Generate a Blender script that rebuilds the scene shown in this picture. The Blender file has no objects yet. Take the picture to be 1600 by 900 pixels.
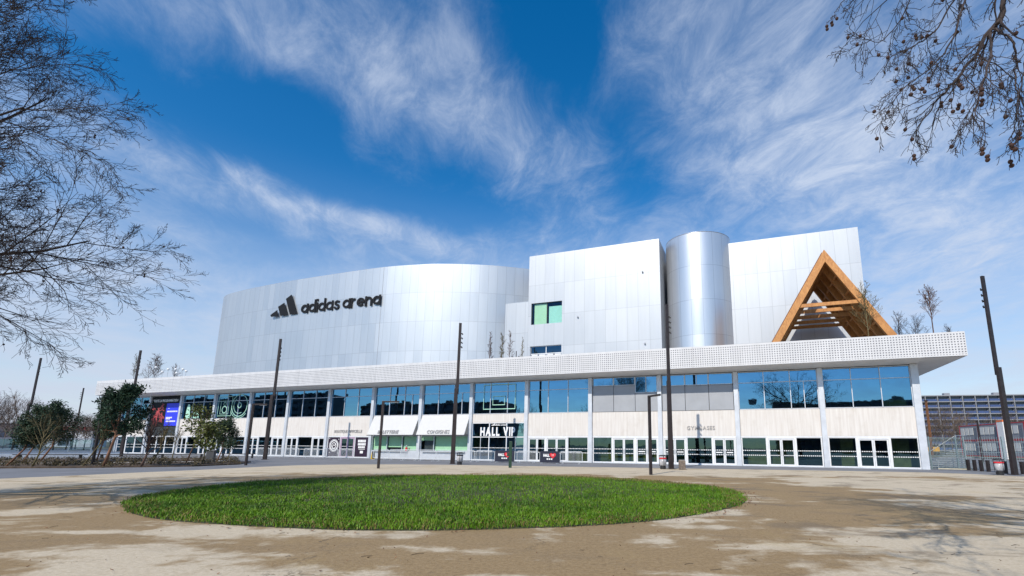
import bpy, math, random
import numpy as np
from mathutils import Vector, Matrix
random.seed(7)
R = math.radians
scene = bpy.context.scene
COL = scene.collection

# ------------------------------------------------------------------ camera
F_PX, CX, CY, PITCH, ROLL, CAM_H = 759.64, 888.70, 554.54, .1835, .0074, 1.7
cam_data = bpy.data.cameras.new('camera')
cam = bpy.data.objects.new('camera', cam_data)
COL.objects.link(cam)
cam_data.sensor_width = 36
cam_data.lens = F_PX / 1600 * 36
cam_data.shift_x = (800 - CX) / 1600
cam_data.shift_y = (CY - 450) / 1600
cam_data.clip_start = .05
cam_data.clip_end = 6000
cam.matrix_world = Matrix.Translation((0, 0, CAM_H)) @ Matrix.Rotation(math.pi/2 + PITCH, 4, 'X') @ Matrix.Rotation(ROLL, 4, 'Z')
scene.camera = cam

# ------------------------------------------------------------------ sky, sun, exposure
SUN_EL, SUN_AZ = R(42), R(28)          # the light travels towards (sin az, cos az)
scene.view_settings.view_transform = 'Standard'
scene.view_settings.look = 'None'
scene.view_settings.exposure = .12
scene.view_settings.gamma = 1
scene.view_settings.use_curve_mapping = False
sun_data = bpy.data.lights.new('sun', 'SUN')
sun_data.energy = 4.1
sun_data.angle = R(.5)
sun_data.color = (1, .93, .82)
sun = bpy.data.objects.new('sun', sun_data)
COL.objects.link(sun)
sun.rotation_euler = Vector((math.sin(SUN_AZ)*math.cos(SUN_EL), math.cos(SUN_AZ)*math.cos(SUN_EL), -math.sin(SUN_EL))).to_track_quat('-Z', 'Y').to_euler()

world = bpy.data.worlds.new('World')
scene.world = world
world.use_nodes = True
wt = world.node_tree
wt.nodes.clear()

class NT:
    """small helper to write node graphs"""
    def __init__(s, tree): s.t = tree
    def n(s, kind, **kw):
        x = s.t.nodes.new(kind)
        for k, v in kw.items(): setattr(x, k, v)
        return x
    def set(s, sock, v):
        if isinstance(v, bpy.types.NodeSocket): s.t.links.new(v, sock)
        elif v is not None: sock.default_value = v
    def m(s, op, a, b=None, c=None, clamp=False):
        x = s.n('ShaderNodeMath', operation=op, use_clamp=clamp)
        for i, v in enumerate((a, b, c)):
            if v is not None: s.set(x.inputs[i], v)
        return x.outputs[0]
    def vm(s, op, a, b=None, scale=None):
        x = s.n('ShaderNodeVectorMath', operation=op)
        s.set(x.inputs[0], a)
        if b is not None: s.set(x.inputs[1], b)
        if scale is not None: s.set(x.inputs['Scale'], scale)
        return x.outputs['Value'] if op in ('LENGTH', 'DOT_PRODUCT', 'DISTANCE') else x.outputs[0]
    def sep(s, v):
        x = s.n('ShaderNodeSeparateXYZ'); s.set(x.inputs[0], v); return x.outputs
    def comb(s, x_, y_, z_=0.0):
        x = s.n('ShaderNodeCombineXYZ')
        for i, v in enumerate((x_, y_, z_)): s.set(x.inputs[i], v)
        return x.outputs[0]
    def noise(s, vec, scale, detail=4, rough=.55, dist=0.0, col=False):
        x = s.n('ShaderNodeTexNoise')
        s.set(x.inputs['Vector'], vec); s.set(x.inputs['Scale'], scale); s.set(x.inputs['Detail'], detail)
        s.set(x.inputs['Roughness'], rough); s.set(x.inputs['Distortion'], dist)
        return x.outputs['Color'] if col else x.outputs[0]
    def ramp(s, v, lo, hi, a=0.0, b=1.0, smooth=True):
        x = s.n('ShaderNodeMapRange', interpolation_type='SMOOTHSTEP' if smooth else 'LINEAR', clamp=True) if smooth else s.n('ShaderNodeMapRange', clamp=True)
        for i, q in enumerate((v, lo, hi, a, b)): s.set(x.inputs[i], q)
        return x.outputs[0]
    def mix(s, f, a, b):
        x = s.n('ShaderNodeMix', data_type='RGBA')
        s.set(x.inputs[0], f); s.set(x.inputs[6], a); s.set(x.inputs[7], b)
        return x.outputs[2]

def build_sky():
    w = NT(wt)
    out = w.n('ShaderNodeOutputWorld')
    sky = w.n('ShaderNodeTexSky', sky_type='NISHITA')
    sky.sun_disc = False
    sky.sun_elevation = SUN_EL
    sky.sun_rotation = math.pi + SUN_AZ
    sky.air_density = 1.0; sky.dust_density = .3; sky.ozone_density = 2.5
    hsv = w.n('ShaderNodeHueSaturation')
    hsv.inputs['Saturation'].default_value = 1.42
    hsv.inputs['Value'].default_value = 1.12
    w.set(hsv.inputs['Color'], sky.outputs[0])
    d = w.n('ShaderNodeTexCoord').outputs['Generated']
    dx, dy, dz = w.sep(d)
    zz = w.m('ADD', w.m('MAXIMUM', dz, 0.0), .16)
    # the cloud layer: directions carried up onto a flat sheet overhead
    u = w.m('DIVIDE', dx, zz); v = w.m('DIVIDE', dy, zz)
    q = w.comb(u, v, 0.0)
    warp = w.noise(q, .9, 3, .5, col=True)
    qw = w.vm('ADD', q, w.vm('SCALE', w.vm('SUBTRACT', warp, (.5, .5, .5)), scale=.45))
    qu, qv, _ = w.sep(qw)
    streak = w.noise(w.comb(w.m('MULTIPLY', qu, 2.0), w.m('MULTIPLY', qv, .6), 3.1), 1.3, 10, .60, .15)
    # finer fibres running across in a slightly different direction
    fa = w.m('ADD', w.m('MULTIPLY', qu, .9), w.m('MULTIPLY', qv, .35))
    fb = w.m('SUBTRACT', w.m('MULTIPLY', qv, .9), w.m('MULTIPLY', qu, .35))
    fib = w.noise(w.comb(w.m('MULTIPLY', fa, 4.2), w.m('MULTIPLY', fb, 2.6), 8.4), 1.9, 10, .70, .45)
    soft = w.noise(qw, 1.1, 5, .6)
    bias = None
    for (bu, bv, ru, rv, rot, amp) in SKY_BLOBS:
        c, s_ = math.cos(R(rot)), math.sin(R(rot))
        du = w.m('SUBTRACT', qu, bu); dv = w.m('SUBTRACT', qv, bv)
        a_ = w.m('DIVIDE', w.m('ADD', w.m('MULTIPLY', du, c), w.m('MULTIPLY', dv, s_)), ru)
        b_ = w.m('DIVIDE', w.m('SUBTRACT', w.m('MULTIPLY', dv, c), w.m('MULTIPLY', du, s_)), rv)
        e = w.m('MULTIPLY', w.m('EXPONENT', w.m('MULTIPLY', w.m('ADD', w.m('MULTIPLY', a_, a_), w.m('MULTIPLY', b_, b_)), -1.0)), amp)
        bias = e if bias is None else w.m('ADD', bias, e)
    dens = w.m('ADD', w.m('MULTIPLY', streak, .55), w.m('ADD', w.m('MULTIPLY', fib, .42), w.m('MULTIPLY', soft, .22)))
    dens = w.m('ADD', dens, bias)
    cover = w.m('MULTIPLY', w.ramp(dens, SKY_LO, SKY_HI, 0.0, .80), w.ramp(fib, .28, .72, .52, 1.18))
    # the veil that thickens towards the horizon
    veil = w.ramp(dz, .03, .50, .92, 0.0)
    veil = w.m('MULTIPLY', w.m('MULTIPLY', veil, w.ramp(soft, .25, .7, .65, 1.1)), w.ramp(dy, -.35, .25, .0, 1.0))
    cover = w.m('SUBTRACT', 1.0, w.m('MULTIPLY', w.m('SUBTRACT', 1.0, cover), w.m('SUBTRACT', 1.0, veil)))
    ccol = w.mix(w.ramp(dz, .0, .5), (4.3, 4.75, 5.75, 1), (4.6, 5.2, 6.3, 1))
    colr = w.mix(cover, hsv.outputs[0], ccol)
    bg = w.n('ShaderNodeBackground')
    bg.inputs['Strength'].default_value = SKY_STRENGTH
    w.set(bg.inputs[0], colr)
    wt.links.new(bg.outputs[0], out.inputs[0])
SKY_STRENGTH = .13
SKY_LO, SKY_HI = .34, 1.12
# u, v, radius u, radius v, rotation, amount (negative = open blue)
SKY_BLOBS = []

# ------------------------------------------------------------------ where things stand
def ray(px, py):
    xr, yr = (px - CX) / F_PX, -(py - CY) / F_PX
    x = xr*math.cos(ROLL) - yr*math.sin(ROLL); y = xr*math.sin(ROLL) + yr*math.cos(ROLL)
    return Vector((x, math.cos(PITCH) - y*math.sin(PITCH), math.sin(PITCH) + y*math.cos(PITCH)))
def onz(px, py, z=0.0):
    d = ray(px, py); return Vector((0, 0, CAM_H)) + d*((z - CAM_H)/d.z)
def at(px, py, Y):
    d = ray(px, py); return Vector((0, 0, CAM_H)) + d*(Y/d.y)
def sky_uv(px, py):
    d = ray(px, py).normalized(); return d.x/(max(d.z, 0)+.16), d.y/(max(d.z, 0)+.16)
def sky_blob(px, py, rx, ry, rot, amp):
    """a patch of thicker or thinner cirrus in the direction where the photo has it"""
    c, s_ = math.cos(R(rot)), math.sin(R(rot))
    p = np.array(sky_uv(px, py)); a = np.array(sky_uv(px + rx*c, py - rx*s_)) - p; b = np.array(sky_uv(px + ry*s_, py + ry*c)) - p
    U, S, _ = np.linalg.svd(np.column_stack((a, b)))
    SKY_BLOBS.append((p[0], p[1], S[0], S[1], math.degrees(math.atan2(U[1, 0], U[0, 0])), amp))
for b in [(240, 130, 120, 50, -40, -.14), (180, 260, 120, 60, -20, .10), (420, 175, 130, 75, -30, -.34), (860, 60, 120, 130, 60, -.42), (1330, 420, 260, 120, 0, .10), (1400, 200, 160, 110, 30, .16), (560, 290, 150, 45, -20, -.22),
          (700, 240, 70, 60, 0, -.2), (1000, 260, 60, 90, 20, -.26), (300, 330, 140, 25, -20, -.2), (760, 330, 90, 50, 0, -.3), (1440, 60, 90, 60, 0, -.10),
          (430, 400, 110, 30, -10, -.16), (120, 60, 120, 60, -30, -.12), (1090, 200, 60, 70, 40, -.14),
          (600, 110, 190, 70, -30, .20), (380, 30, 150, 40, -25, .16), (740, 190, 90, 50, -50, .12), (385, 285, 60, 26, -30, .34), (480, 322, 50, 16, -8, .26), (600, 352, 80, 20, -14, .34), (680, 385, 60, 18, -18, .30), (545, 190, 22, 60, 20, .16),
          (1000, 70, 130, 40, 45, .14), (1250, 230, 220, 120, 25, .22), (1480, 330, 200, 110, 20, .24), (1150, 70, 120, 50, 30, .10), (230, 420, 180, 40, -15, .12)]:
    sky_blob(*b)
build_sky()

ANG = 1.2133
ORG = Vector((28.3547, 39.5237, 0))          # foot of the arena's front corner column
RX = Vector((math.sin(ANG), -math.cos(ANG), 0)); NY = Vector((math.cos(ANG), math.sin(ANG), 0))
ROTZ = ANG - math.pi/2
def W(x, y, z=0.0):
    """arena coordinates (x right along the front, y inwards) to world"""
    return ORG + RX*x + NY*y + Vector((0, 0, z))
def onf(px, py, y=0.0):
    """point of the arena plane y seen in that direction, as (x, z)"""
    d = ray(px, py); c = Vector((0, 0, CAM_H)); t = (y - (c-ORG).dot(NY))/d.dot(NY); p = c + d*t
    return (p-ORG).dot(RX), p.z

# ------------------------------------------------------------------ helpers for objects
def tag(o, label=None, cat=None, group=None, kind=None):
    if label: o['label'] = label
    if cat: o['category'] = cat
    if group: o['group'] = group
    if kind: o['kind'] = kind
    return o
def thing(name, label, cat, loc=(0, 0, 0), rz=0.0, group=None, rot=None):
    o = bpy.data.objects.new(name, None); COL.objects.link(o)
    o.location = loc; o.rotation_euler = rot or (0, 0, rz)
    o.empty_display_size = .3
    return tag(o, label, cat, group)
def kids(o): return [c for c in bpy.data.objects if c.parent == o]
def copy_tree(o, parent=None, loc=None, rz=None, label=None, group=None, scale=None):
    ch = kids(o)
    c = o.copy(); COL.objects.link(c)
    if parent: c.parent = parent
    if loc is not None: c.location = loc
    if rz is not None: c.rotation_euler = (c.rotation_euler[0], c.rotation_euler[1], rz)
    if scale is not None: c.scale = (scale,)*3 if not hasattr(scale, '__len__') else scale
    if label: c['label'] = label
    if group: c['group'] = group
    for k in ch: copy_tree(k, c)
    return c

class MB:
    """collects shapes and links them as ONE mesh object"""
    def __init__(s): s.v = []; s.f = []; s.uv = {}; s.mi = []
    def face(s, pts, uv=None, m=0):
        i = len(s.v); s.v += [tuple(p) for p in pts]; s.f.append(tuple(range(i, i+len(pts)))); s.mi.append(m)
        if uv: s.uv[len(s.f)-1] = uv
        return s
    def box(s, x0, x1, y0, y1, z0, z1, m=0):
        i = len(s.v)
        if x0 > x1: x0, x1 = x1, x0
        if y0 > y1: y0, y1 = y1, y0
        s.v += [(x0,y0,z0),(x1,y0,z0),(x1,y1,z0),(x0,y1,z0),(x0,y0,z1),(x1,y0,z1),(x1,y1,z1),(x0,y1,z1)]
        for q in ((3,2,1,0),(4,5,6,7),(0,1,5,4),(1,2,6,5),(2,3,7,6),(3,0,4,7)):
            s.f.append(tuple(i+k for k in q)); s.mi.append(m)
        return s
    def prism(s, poly, y0, y1, m=0):
        """poly in (x, z), swept along y"""
        n = len(poly); i = len(s.v)
        s.v += [(p[0], y0, p[1]) for p in poly] + [(p[0], y1, p[1]) for p in poly]
        s.f.append(tuple(range(i, i+n))); s.f.append(tuple(range(i+2*n-1, i+n-1, -1))); s.mi += [m, m]
        for k in range(n):
            k2 = (k+1) % n
            s.f.append((i+k2, i+k, i+n+k, i+n+k2)); s.mi.append(m)
        return s
    def slab(s, poly, z0, z1, m=0):
        n = len(poly); i = len(s.v)
        s.v += [(p[0], p[1], z0) for p in poly] + [(p[0], p[1], z1) for p in poly]
        s.f.append(tuple(range(i+n-1, i-1, -1))); s.f.append(tuple(range(i+n, i+2*n))); s.mi += [m, m]
        for k in range(n):
            k2 = (k+1) % n
            s.f.append((i+k, i+k2, i+n+k2, i+n+k)); s.mi.append(m)
        return s
    def tube(s, pts, rad, n=6, m=0, caps=True):
        pts = [Vector(p) for p in pts]
        if not hasattr(rad, '__len__'): rad = [rad]*len(pts)
        i0 = len(s.v); up = None
        for k, p in enumerate(pts):
            t = (pts[min(k+1, len(pts)-1)] - pts[max(k-1, 0)])
            if t.length < 1e-9: t = Vector((0, 0, 1))
            t.normalize()
            if up is None: up = t.orthogonal().normalized()
            up = (up - t*up.dot(t))
            up = up.normalized() if up.length > 1e-6 else t.orthogonal().normalized()
            b = t.cross(up)
            for j in range(n):
                a = 2*math.pi*j/n
                q = p + (up*math.cos(a) + b*math.sin(a))*rad[k]
                s.v.append((q.x, q.y, q.z))
        for k in range(len(pts)-1):
            for j in range(n):
                j2 = (j+1) % n
                s.f.append((i0+k*n+j, i0+k*n+j2, i0+(k+1)*n+j2, i0+(k+1)*n+j)); s.mi.append(m)
        if caps and n > 3:
            s.f.append(tuple(i0+j for j in range(n-1, -1, -1))); s.f.append(tuple(i0+(len(pts)-1)*n+j for j in range(n))); s.mi += [m, m]
        return s
    def lathe(s, prof, n=16, c=(0, 0), m=0):
        i0 = len(s.v)
        for r, z in prof:
            for j in range(n):
                a = 2*math.pi*j/n; s.v.append((c[0]+r*math.cos(a), c[1]+r*math.sin(a), z))
        for k in range(len(prof)-1):
            for j in range(n):
                j2 = (j+1) % n
                s.f.append((i0+k*n+j, i0+k*n+j2, i0+(k+1)*n+j2, i0+(k+1)*n+j)); s.mi.append(m)
        s.f.append(tuple(i0+j for j in range(n-1, -1, -1))); s.f.append(tuple(i0+(len(prof)-1)*n+j for j in range(n))); s.mi += [m, m]
        return s
    def strip(s, pts, w, y0, y1, closed=False, m=0):
        """a flat stroke of width w along (x, z) points, from y0 to y1 in depth"""
        P = [Vector((p[0], p[1])) for p in pts]; n = len(P); L_, R_ = [], []
        for k in range(n):
            a = P[(k-1) % n] if (closed or k > 0) else P[k]
            b = P[(k+1) % n] if (closed or k < n-1) else P[k]
            t = (b-a).normalized(); nn = Vector((-t.y, t.x))*(w/2)
            L_.append(P[k]+nn); R_.append(P[k]-nn)
        for k in range(n if closed else n-1):
            k2 = (k+1) % n
            s.prism([L_[k], L_[k2], R_[k2], R_[k]], y0, y1, m)
        return s
    def obj(s, name, mats, parent=None, loc=None, rz=None, smooth=False, bevel=0):
        me = bpy.data.meshes.new(name); me.from_pydata(s.v, [], s.f)
        mats = mats if isinstance(mats, (list, tuple)) else [mats]
        for q in mats: me.materials.append(q)
        if len(mats) > 1: me.polygons.foreach_set('material_index', s.mi)
        if s.uv:
            ul = me.uv_layers.new(name='UVMap')
            for fi, uv in s.uv.items():
                for li, c in zip(me.polygons[fi].loop_indices, uv): ul.data[li].uv = c
        if smooth: me.polygons.foreach_set('use_smooth', [True]*len(me.polygons))
        me.update()
        o = bpy.data.objects.new(name, me); COL.objects.link(o)
        if parent: o.parent = parent
        if loc is not None: o.location = loc
        if rz is not None: o.rotation_euler = (0, 0, rz)
        if bevel:
            b = o.modifiers.new('bevel', 'BEVEL'); b.width = bevel; b.segments = 2; b.limit_method = 'ANGLE'
        return o

# ------------------------------------------------------------------ materials
MATS = {}
def mat(name, col=(.5, .5, .5), rough=.6, metal=0.0, var=.12, vscale=3.0, bump=0.0, bscale=40.0, spec=.5):
    """plain painted / mineral surface with a little wear and unevenness"""
    if name in MATS: return MATS[name]
    m = bpy.data.materials.new(name); m.use_nodes = True; MATS[name] = m
    w = NT(m.node_tree); b = m.node_tree.nodes['Principled BSDF']
    tc = w.n('ShaderNodeTexCoord').outputs['Object']
    nz = w.noise(tc, vscale, 5, .6)
    c = (*col, 1)
    lo = tuple(x*(1-var) for x in col)+(1,); hi = tuple(min(1, x*(1+var)) for x in col)+(1,)
    w.set(b.inputs['Base Color'], w.mix(w.ramp(nz, .3, .7), lo, hi))
    w.set(b.inputs['Roughness'], w.ramp(w.noise(tc, vscale*2.3, 4), .3, .7, max(.05, rough-.08), min(1, rough+.08)))
    b.inputs['Metallic'].default_value = metal
    b.inputs['Specular IOR Level'].default_value = spec
    if bump:
        bn = w.n('ShaderNodeBump'); bn.inputs['Strength'].default_value = bump; bn.inputs['Distance'].default_value = .02
        w.set(bn.inputs['Height'], w.noise(tc, bscale, 5, .6)); w.set(b.inputs['Normal'], bn.outputs[0])
    return m
def new_mat(name):
    m = bpy.data.materials.new(name); m.use_nodes = True; MATS[name] = m
    return m, NT(m.node_tree), m.node_tree.nodes['Principled BSDF']

def cladding(name, pw, ph, base, rough, metal):
    """anodised metal cassettes; UV in metres, open joints between panels"""
    m, w, b = new_mat(name)
    uv = w.n('ShaderNodeUVMap').outputs[0]
    U, V, _ = w.sep(uv)
    gu = w.m('DIVIDE', U, pw); gv = w.m('DIVIDE', V, ph)
    fu = w.m('FRACT', gu); fv = w.m('FRACT', gv)
    eu = w.m('MULTIPLY', w.m('MINIMUM', fu, w.m('SUBTRACT', 1.0, fu)), pw)
    ev = w.m('MULTIPLY', w.m('MINIMUM', fv, w.m('SUBTRACT', 1.0, fv)), ph)
    joint = w.m('MAXIMUM', w.ramp(eu, .012, .035, 1.0, 0.0), w.ramp(ev, .012, .035, 1.0, 0.0))
    cell = w.comb(w.m('FLOOR', gu), w.m('FLOOR', gv), 0.0)
    wn = w.n('ShaderNodeTexWhiteNoise'); wn.noise_dimensions = '3D'; w.set(wn.inputs[0], cell)
    rnd = wn.outputs[0]
    big = w.noise(uv, .22, 3, .5); stain = w.noise(w.comb(w.m('MULTIPLY', U, 2.2), w.m('MULTIPLY', V, .16), 0.0), 1.0, 5, .6)
    k = w.m('ADD', .90, w.m('ADD', w.m('MULTIPLY', rnd, .06), w.m('MULTIPLY', w.m('SUBTRACT', stain, .5), .14)))
    col = w.vm('SCALE', base, scale=k)
    col = w.mix(w.m('MULTIPLY', joint, .40), col, (.20, .21, .23, 1))
    w.set(b.inputs['Base Color'], col)
    b.inputs['Metallic'].default_value = metal
    w.set(b.inputs['Roughness'], w.m('ADD', rough-.05, w.m('ADD', w.m('MULTIPLY', rnd, .06), w.m('MULTIPLY', big, .08))))
    bn = w.n('ShaderNodeBump'); bn.inputs['Strength'].default_value = .12; bn.inputs['Distance'].default_value = .01
    # each cassette is very slightly pillowed and tilted
    h = w.m('ADD', w.m('MULTIPLY', w.m('SUBTRACT', 1.0, joint), 1.0), w.m('MULTIPLY', w.noise(uv, 1.1, 2, .4), .35))
    w.set(bn.inputs['Height'], h); w.set(b.inputs['Normal'], bn.outputs[0])
    return m
CLAD = cladding('silver_cladding', 1.38, 4.2, (.50, .525, .56), .45, .52)
CLAD_DRUM = cladding('silver_drum_cladding', 1.25, 4.2, (.545, .585, .635), .47, .70)

def perforated():
    m, w, b = new_mat('white_perforated_sheet')
    U, V, _ = w.sep(w.n('ShaderNodeUVMap').outputs[0])
    p = .2
    a = w.m('ABSOLUTE', w.m('SUBTRACT', w.m('FRACT', w.m('DIVIDE', U, p)), .5))
    c = w.m('ABSOLUTE', w.m('SUBTRACT', w.m('FRACT', w.m('DIVIDE', V, p)), .5))
    hole = w.ramp(w.m('MAXIMUM', a, c), .20, .24, 1.0, 0.0)
    edge = w.m('MULTIPLY', w.ramp(V, .10, .11), w.ramp(V, 1.84, 1.85, 1.0, 0.0))
    hole = w.m('MULTIPLY', hole, edge)
    fu = w.m('MULTIPLY', w.m('ABSOLUTE', w.m('SUBTRACT', w.m('FRACT', w.m('DIVIDE', U, 12.0)), .5)), 12.0)
    seam = w.ramp(fu, .012, .03, 1.0, 0.0)
    st = w.noise(w.comb(U, w.m('MULTIPLY', V, .3), 0.0), 1.4, 5, .6)
    base = w.mix(w.ramp(st, .3, .7), (.57, .57, .585, 1), (.64, .64, .655, 1))
    base = w.mix(hole, base, (.13, .13, .15, 1))
    base = w.mix(w.m('MULTIPLY', seam, .6), base, (.3, .3, .32, 1))
    w.set(b.inputs['Base Color'], base); b.inputs['Roughness'].default_value = .45
    bn = w.n('ShaderNodeBump'); bn.inputs['Strength'].default_value = .6; bn.inputs['Distance'].default_value = .02; bn.invert = True
    w.set(bn.inputs['Height'], hole); w.set(b.inputs['Normal'], bn.outputs[0])
    return m
PERF = perforated()

def glass(name, tint, refl):
    m, w, b = new_mat(name)
    m.node_tree.nodes.remove(b)
    out = m.node_tree.nodes['Material Output']
    tr = w.n('ShaderNodeBsdfTransparent'); tr.inputs[0].default_value = (*tint, 1)
    gl = w.n('ShaderNodeBsdfGlossy'); gl.inputs['Roughness'].default_value = .015; gl.inputs['Color'].default_value = (.26, .58, .92, 1)
    tc = w.n('ShaderNodeTexCoord').outputs['Object']
    bn = w.n('ShaderNodeBump'); bn.inputs['Strength'].default_value = .05; bn.inputs['Distance'].default_value = .05
    w.set(bn.inputs['Height'], w.noise(tc, .7, 2)); w.set(gl.inputs['Normal'], bn.outputs[0])
    lw = w.n('ShaderNodeLayerWeight'); lw.inputs['Blend'].default_value = .5
    fr = w.m('ADD', .04, w.m('MULTIPLY', w.m('POWER', lw.outputs['Facing'], 5.0), .9))     # Schlick, the same from both sides
    fac = w.m('ADD', fr, refl, clamp=True)
    mx = w.n('ShaderNodeMixShader'); w.set(mx.inputs[0], fac)
    m.node_tree.links.new(tr.outputs[0], mx.inputs[1]); m.node_tree.links.new(gl.outputs[0], mx.inputs[2])
    m.node_tree.links.new(mx.outputs[0], out.inputs[0])
    return m
GLASS = glass('tinted_glass', (.17, .27, .27), .36)
GLASS_G = glass('clear_glass', (.34, .40, .33), .10)

def concrete_streaked():
    m, w, b = new_mat('pale_board_concrete')
    x, y, z = w.sep(w.n('ShaderNodeTexCoord').outputs['Object'])
    st = w.noise(w.comb(w.m('MULTIPLY', x, 5.0), y, w.m('MULTIPLY', z, .25)), 1.0, 6, .65)
    fine = w.noise(w.comb(w.m('MULTIPLY', x, 22.0), y, w.m('MULTIPLY', z, .9)), 1.0, 4, .6)
    blot = w.noise(w.comb(x, y, z), .9, 5, .6)
    c = w.mix(w.ramp(st, .3, .72), (.60, .555, .515, 1), (.71, .68, .65, 1))
    c = w.mix(w.m('MULTIPLY', w.ramp(fine, .42, .7), .35), c, (.72, .69, .66, 1))
    c = w.mix(w.m('MULTIPLY', w.ramp(blot, .5, .8), .3), c, (.46, .40, .34, 1))
    w.set(b.inputs['Base Color'], c); b.inputs['Roughness'].default_value = .8
    j = w.m('ABSOLUTE', w.m('SUBTRACT', w.m('FRACT', w.m('DIVIDE', x, .18)), .5))
    bn = w.n('ShaderNodeBump'); bn.inputs['Strength'].default_value = .4; bn.inputs['Distance'].default_value = .01
    w.set(bn.inputs['Height'], w.m('ADD', w.ramp(j, .45, .5, 1.0, 0.0), w.m('MULTIPLY', fine, .5))); w.set(b.inputs['Normal'], bn.outputs[0])
    return m
CONC = concrete_streaked()

def timber():
    m, w, b = new_mat('orange_glulam_timber')
    tc = w.n('ShaderNodeTexCoord').outputs['Object']
    x, y, z = w.sep(tc)
    g = w.noise(w.comb(w.m('MULTIPLY', x, 3.0), w.m('MULTIPLY', y, 6.0), w.m('MULTIPLY', z, 1.2)), 1.6, 6, .6, 1.2)
    c = w.mix(w.ramp(g, .3, .7), (.40, .165, .045, 1), (.58, .275, .085, 1))
    c = w.mix(w.m('MULTIPLY', w.ramp(w.noise(tc, .8, 4), .5, .75), .4), c, (.30, .12, .04, 1))
    w.set(b.inputs['Base Color'], c); b.inputs['Roughness'].default_value = .6
    return m
TIMBER = timber()
WHITE = mat('white_coated_frame', (.72, .73, .75), .4, var=.05)
COLUMN = mat('pale_grey_column_paint', (.60, .63, .68), .45, metal=.25, var=.08, vscale=1.2)
SOFFIT = mat('light_soffit_board', (.82, .79, .75), .7, var=.05, vscale=.8)
GREYP = mat('grey_cladding_panel', (.34, .355, .385), .45, var=.06, vscale=.6)
def dash_material():
    m, w, b = new_mat('dashed_white_film')
    x, y, z = w.sep(w.n('ShaderNodeTexCoord').outputs['Object'])
    f = w.m('ABSOLUTE', w.m('SUBTRACT', w.m('FRACT', w.m('DIVIDE', x, .16)), .5))
    b.inputs['Base Color'].default_value = (.8, .8, .8, 1); b.inputs['Roughness'].default_value = .5
    w.set(b.inputs['Alpha'], w.ramp(f, .30, .32, 1.0, 0.0))
    return m
DASH = dash_material()
DARKM = mat('dark_brown_metal', (.035, .026, .026), .42, metal=.3, var=.2)
BLACKM = mat('black_coated_metal', (.018, .018, .02), .5, var=.2)
BARM = mat('light_barrier_steel', (.62, .65, .67), .45, var=.08)
LETP = mat('pale_sign_letter', (.38, .365, .36), .5, var=.06)
GALV = mat('galvanised_steel', (.50, .53, .55), .42, metal=.7, var=.1, vscale=6)
INTW = mat('interior_wall_paint', (.30, .32, .22), .8, var=.2, vscale=.4)
INTF = mat('interior_floor', (.16, .16, .155), .5, var=.2, vscale=.5)
INTD = mat('interior_dark_fitting', (.035, .045, .05), .5, var=.3)
OLIVE = mat('olive_curtain', (.36, .38, .17), .9, var=.25, vscale=1.5)
GREENB = mat('pale_green_blind', (.36, .60, .40), .8, var=.05, vscale=.8)
AWN = mat('white_awning_fabric', (.80, .80, .80), .75, var=.03)
def _translucent(m, f):
    w = NT(m.node_tree); b = m.node_tree.nodes['Principled BSDF']; out = m.node_tree.nodes['Material Output']
    t = w.n('ShaderNodeBsdfTranslucent'); t.inputs[0].default_value = (.8, .8, .8, 1); x = w.n('ShaderNodeMixShader'); x.inputs[0].default_value = f
    m.node_tree.links.new(b.outputs[0], x.inputs[1]); m.node_tree.links.new(t.outputs[0], x.inputs[2]); m.node_tree.links.new(x.outputs[0], out.inputs[0])
_translucent(AWN, .35)
LETW = mat('white_sign_paint', (.80, .80, .80), .5, var=.03)
LETG = mat('grey_sign_letter', (.36, .35, .35), .5, metal=.3, var=.1)
LETB = mat('black_sign_letter', (.007, .007, .009), .6, var=.15, spec=.25)
PURPLE = mat('dark_purple_window_film', (.030, .016, .034), .35, var=.2)
NEON = mat('pale_green_line_paint', (.42, .72, .58), .5, var=.05)
NAVY = mat('navy_banner_fabric', (.012, .016, .035), .7, var=.2)
RED = mat('red_print', (.62, .02, .03), .5, var=.05)
BLUEP = mat('vivid_blue_print', (.03, .05, .75), .5, var=.04)

# ================================================================== the arena
arena = thing('arena_building', 'long silver and white arena with curved metal drum above glazed two storey base', 'arena', ORG, ROTZ)
XS = [0, 6.95, 13.9, 20.87, 27.86, 34.95, 41.7, 48.42, 55.36, 62.28, 69.25, 76.22, 83.28, 90.46, 97.5, 104.4]
HS = 8.45
rnd = random.Random(3)
for i, s in enumerate(XS):
    hw = .27 if i == 0 else .2
    MB().box(-s-hw, -s+hw, -.26, .2, 0, HS).obj('column', COLUMN, arena, bevel=.015)

def panes(mb, xs, zs, y=.02):
    """a sheet of glass per opening, each set a hair out of true as real glazing is"""
    for a, b in zip(xs, xs[1:]):
        for c, d in zip(zs, zs[1:]):
            o = [rnd.uniform(-.004, .004) for _ in range(2)]
            mb.face([(a, y+o[0], c), (b, y-o[0], c), (b, y-o[0]+o[1], d), (a, y+o[0]+o[1], d)])
    return mb
def frame(mb, xs, zs, t=.06, y0=-.05, y1=.12, rails=True):
    for k, x in enumerate(xs):
        mb.box(x-t/2, x+t/2, y0, y1, zs[0], zs[-1])
    for z in zs:
        for a, b in zip(xs, xs[1:]): mb.box(a+t/2, b-t/2, y0+.004, y1-.004, z-t/2, z+t/2)
    return mb
def thirds(x0, x1, n=3): return [x0+(x1-x0)*k/n for k in range(n+1)]

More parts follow.
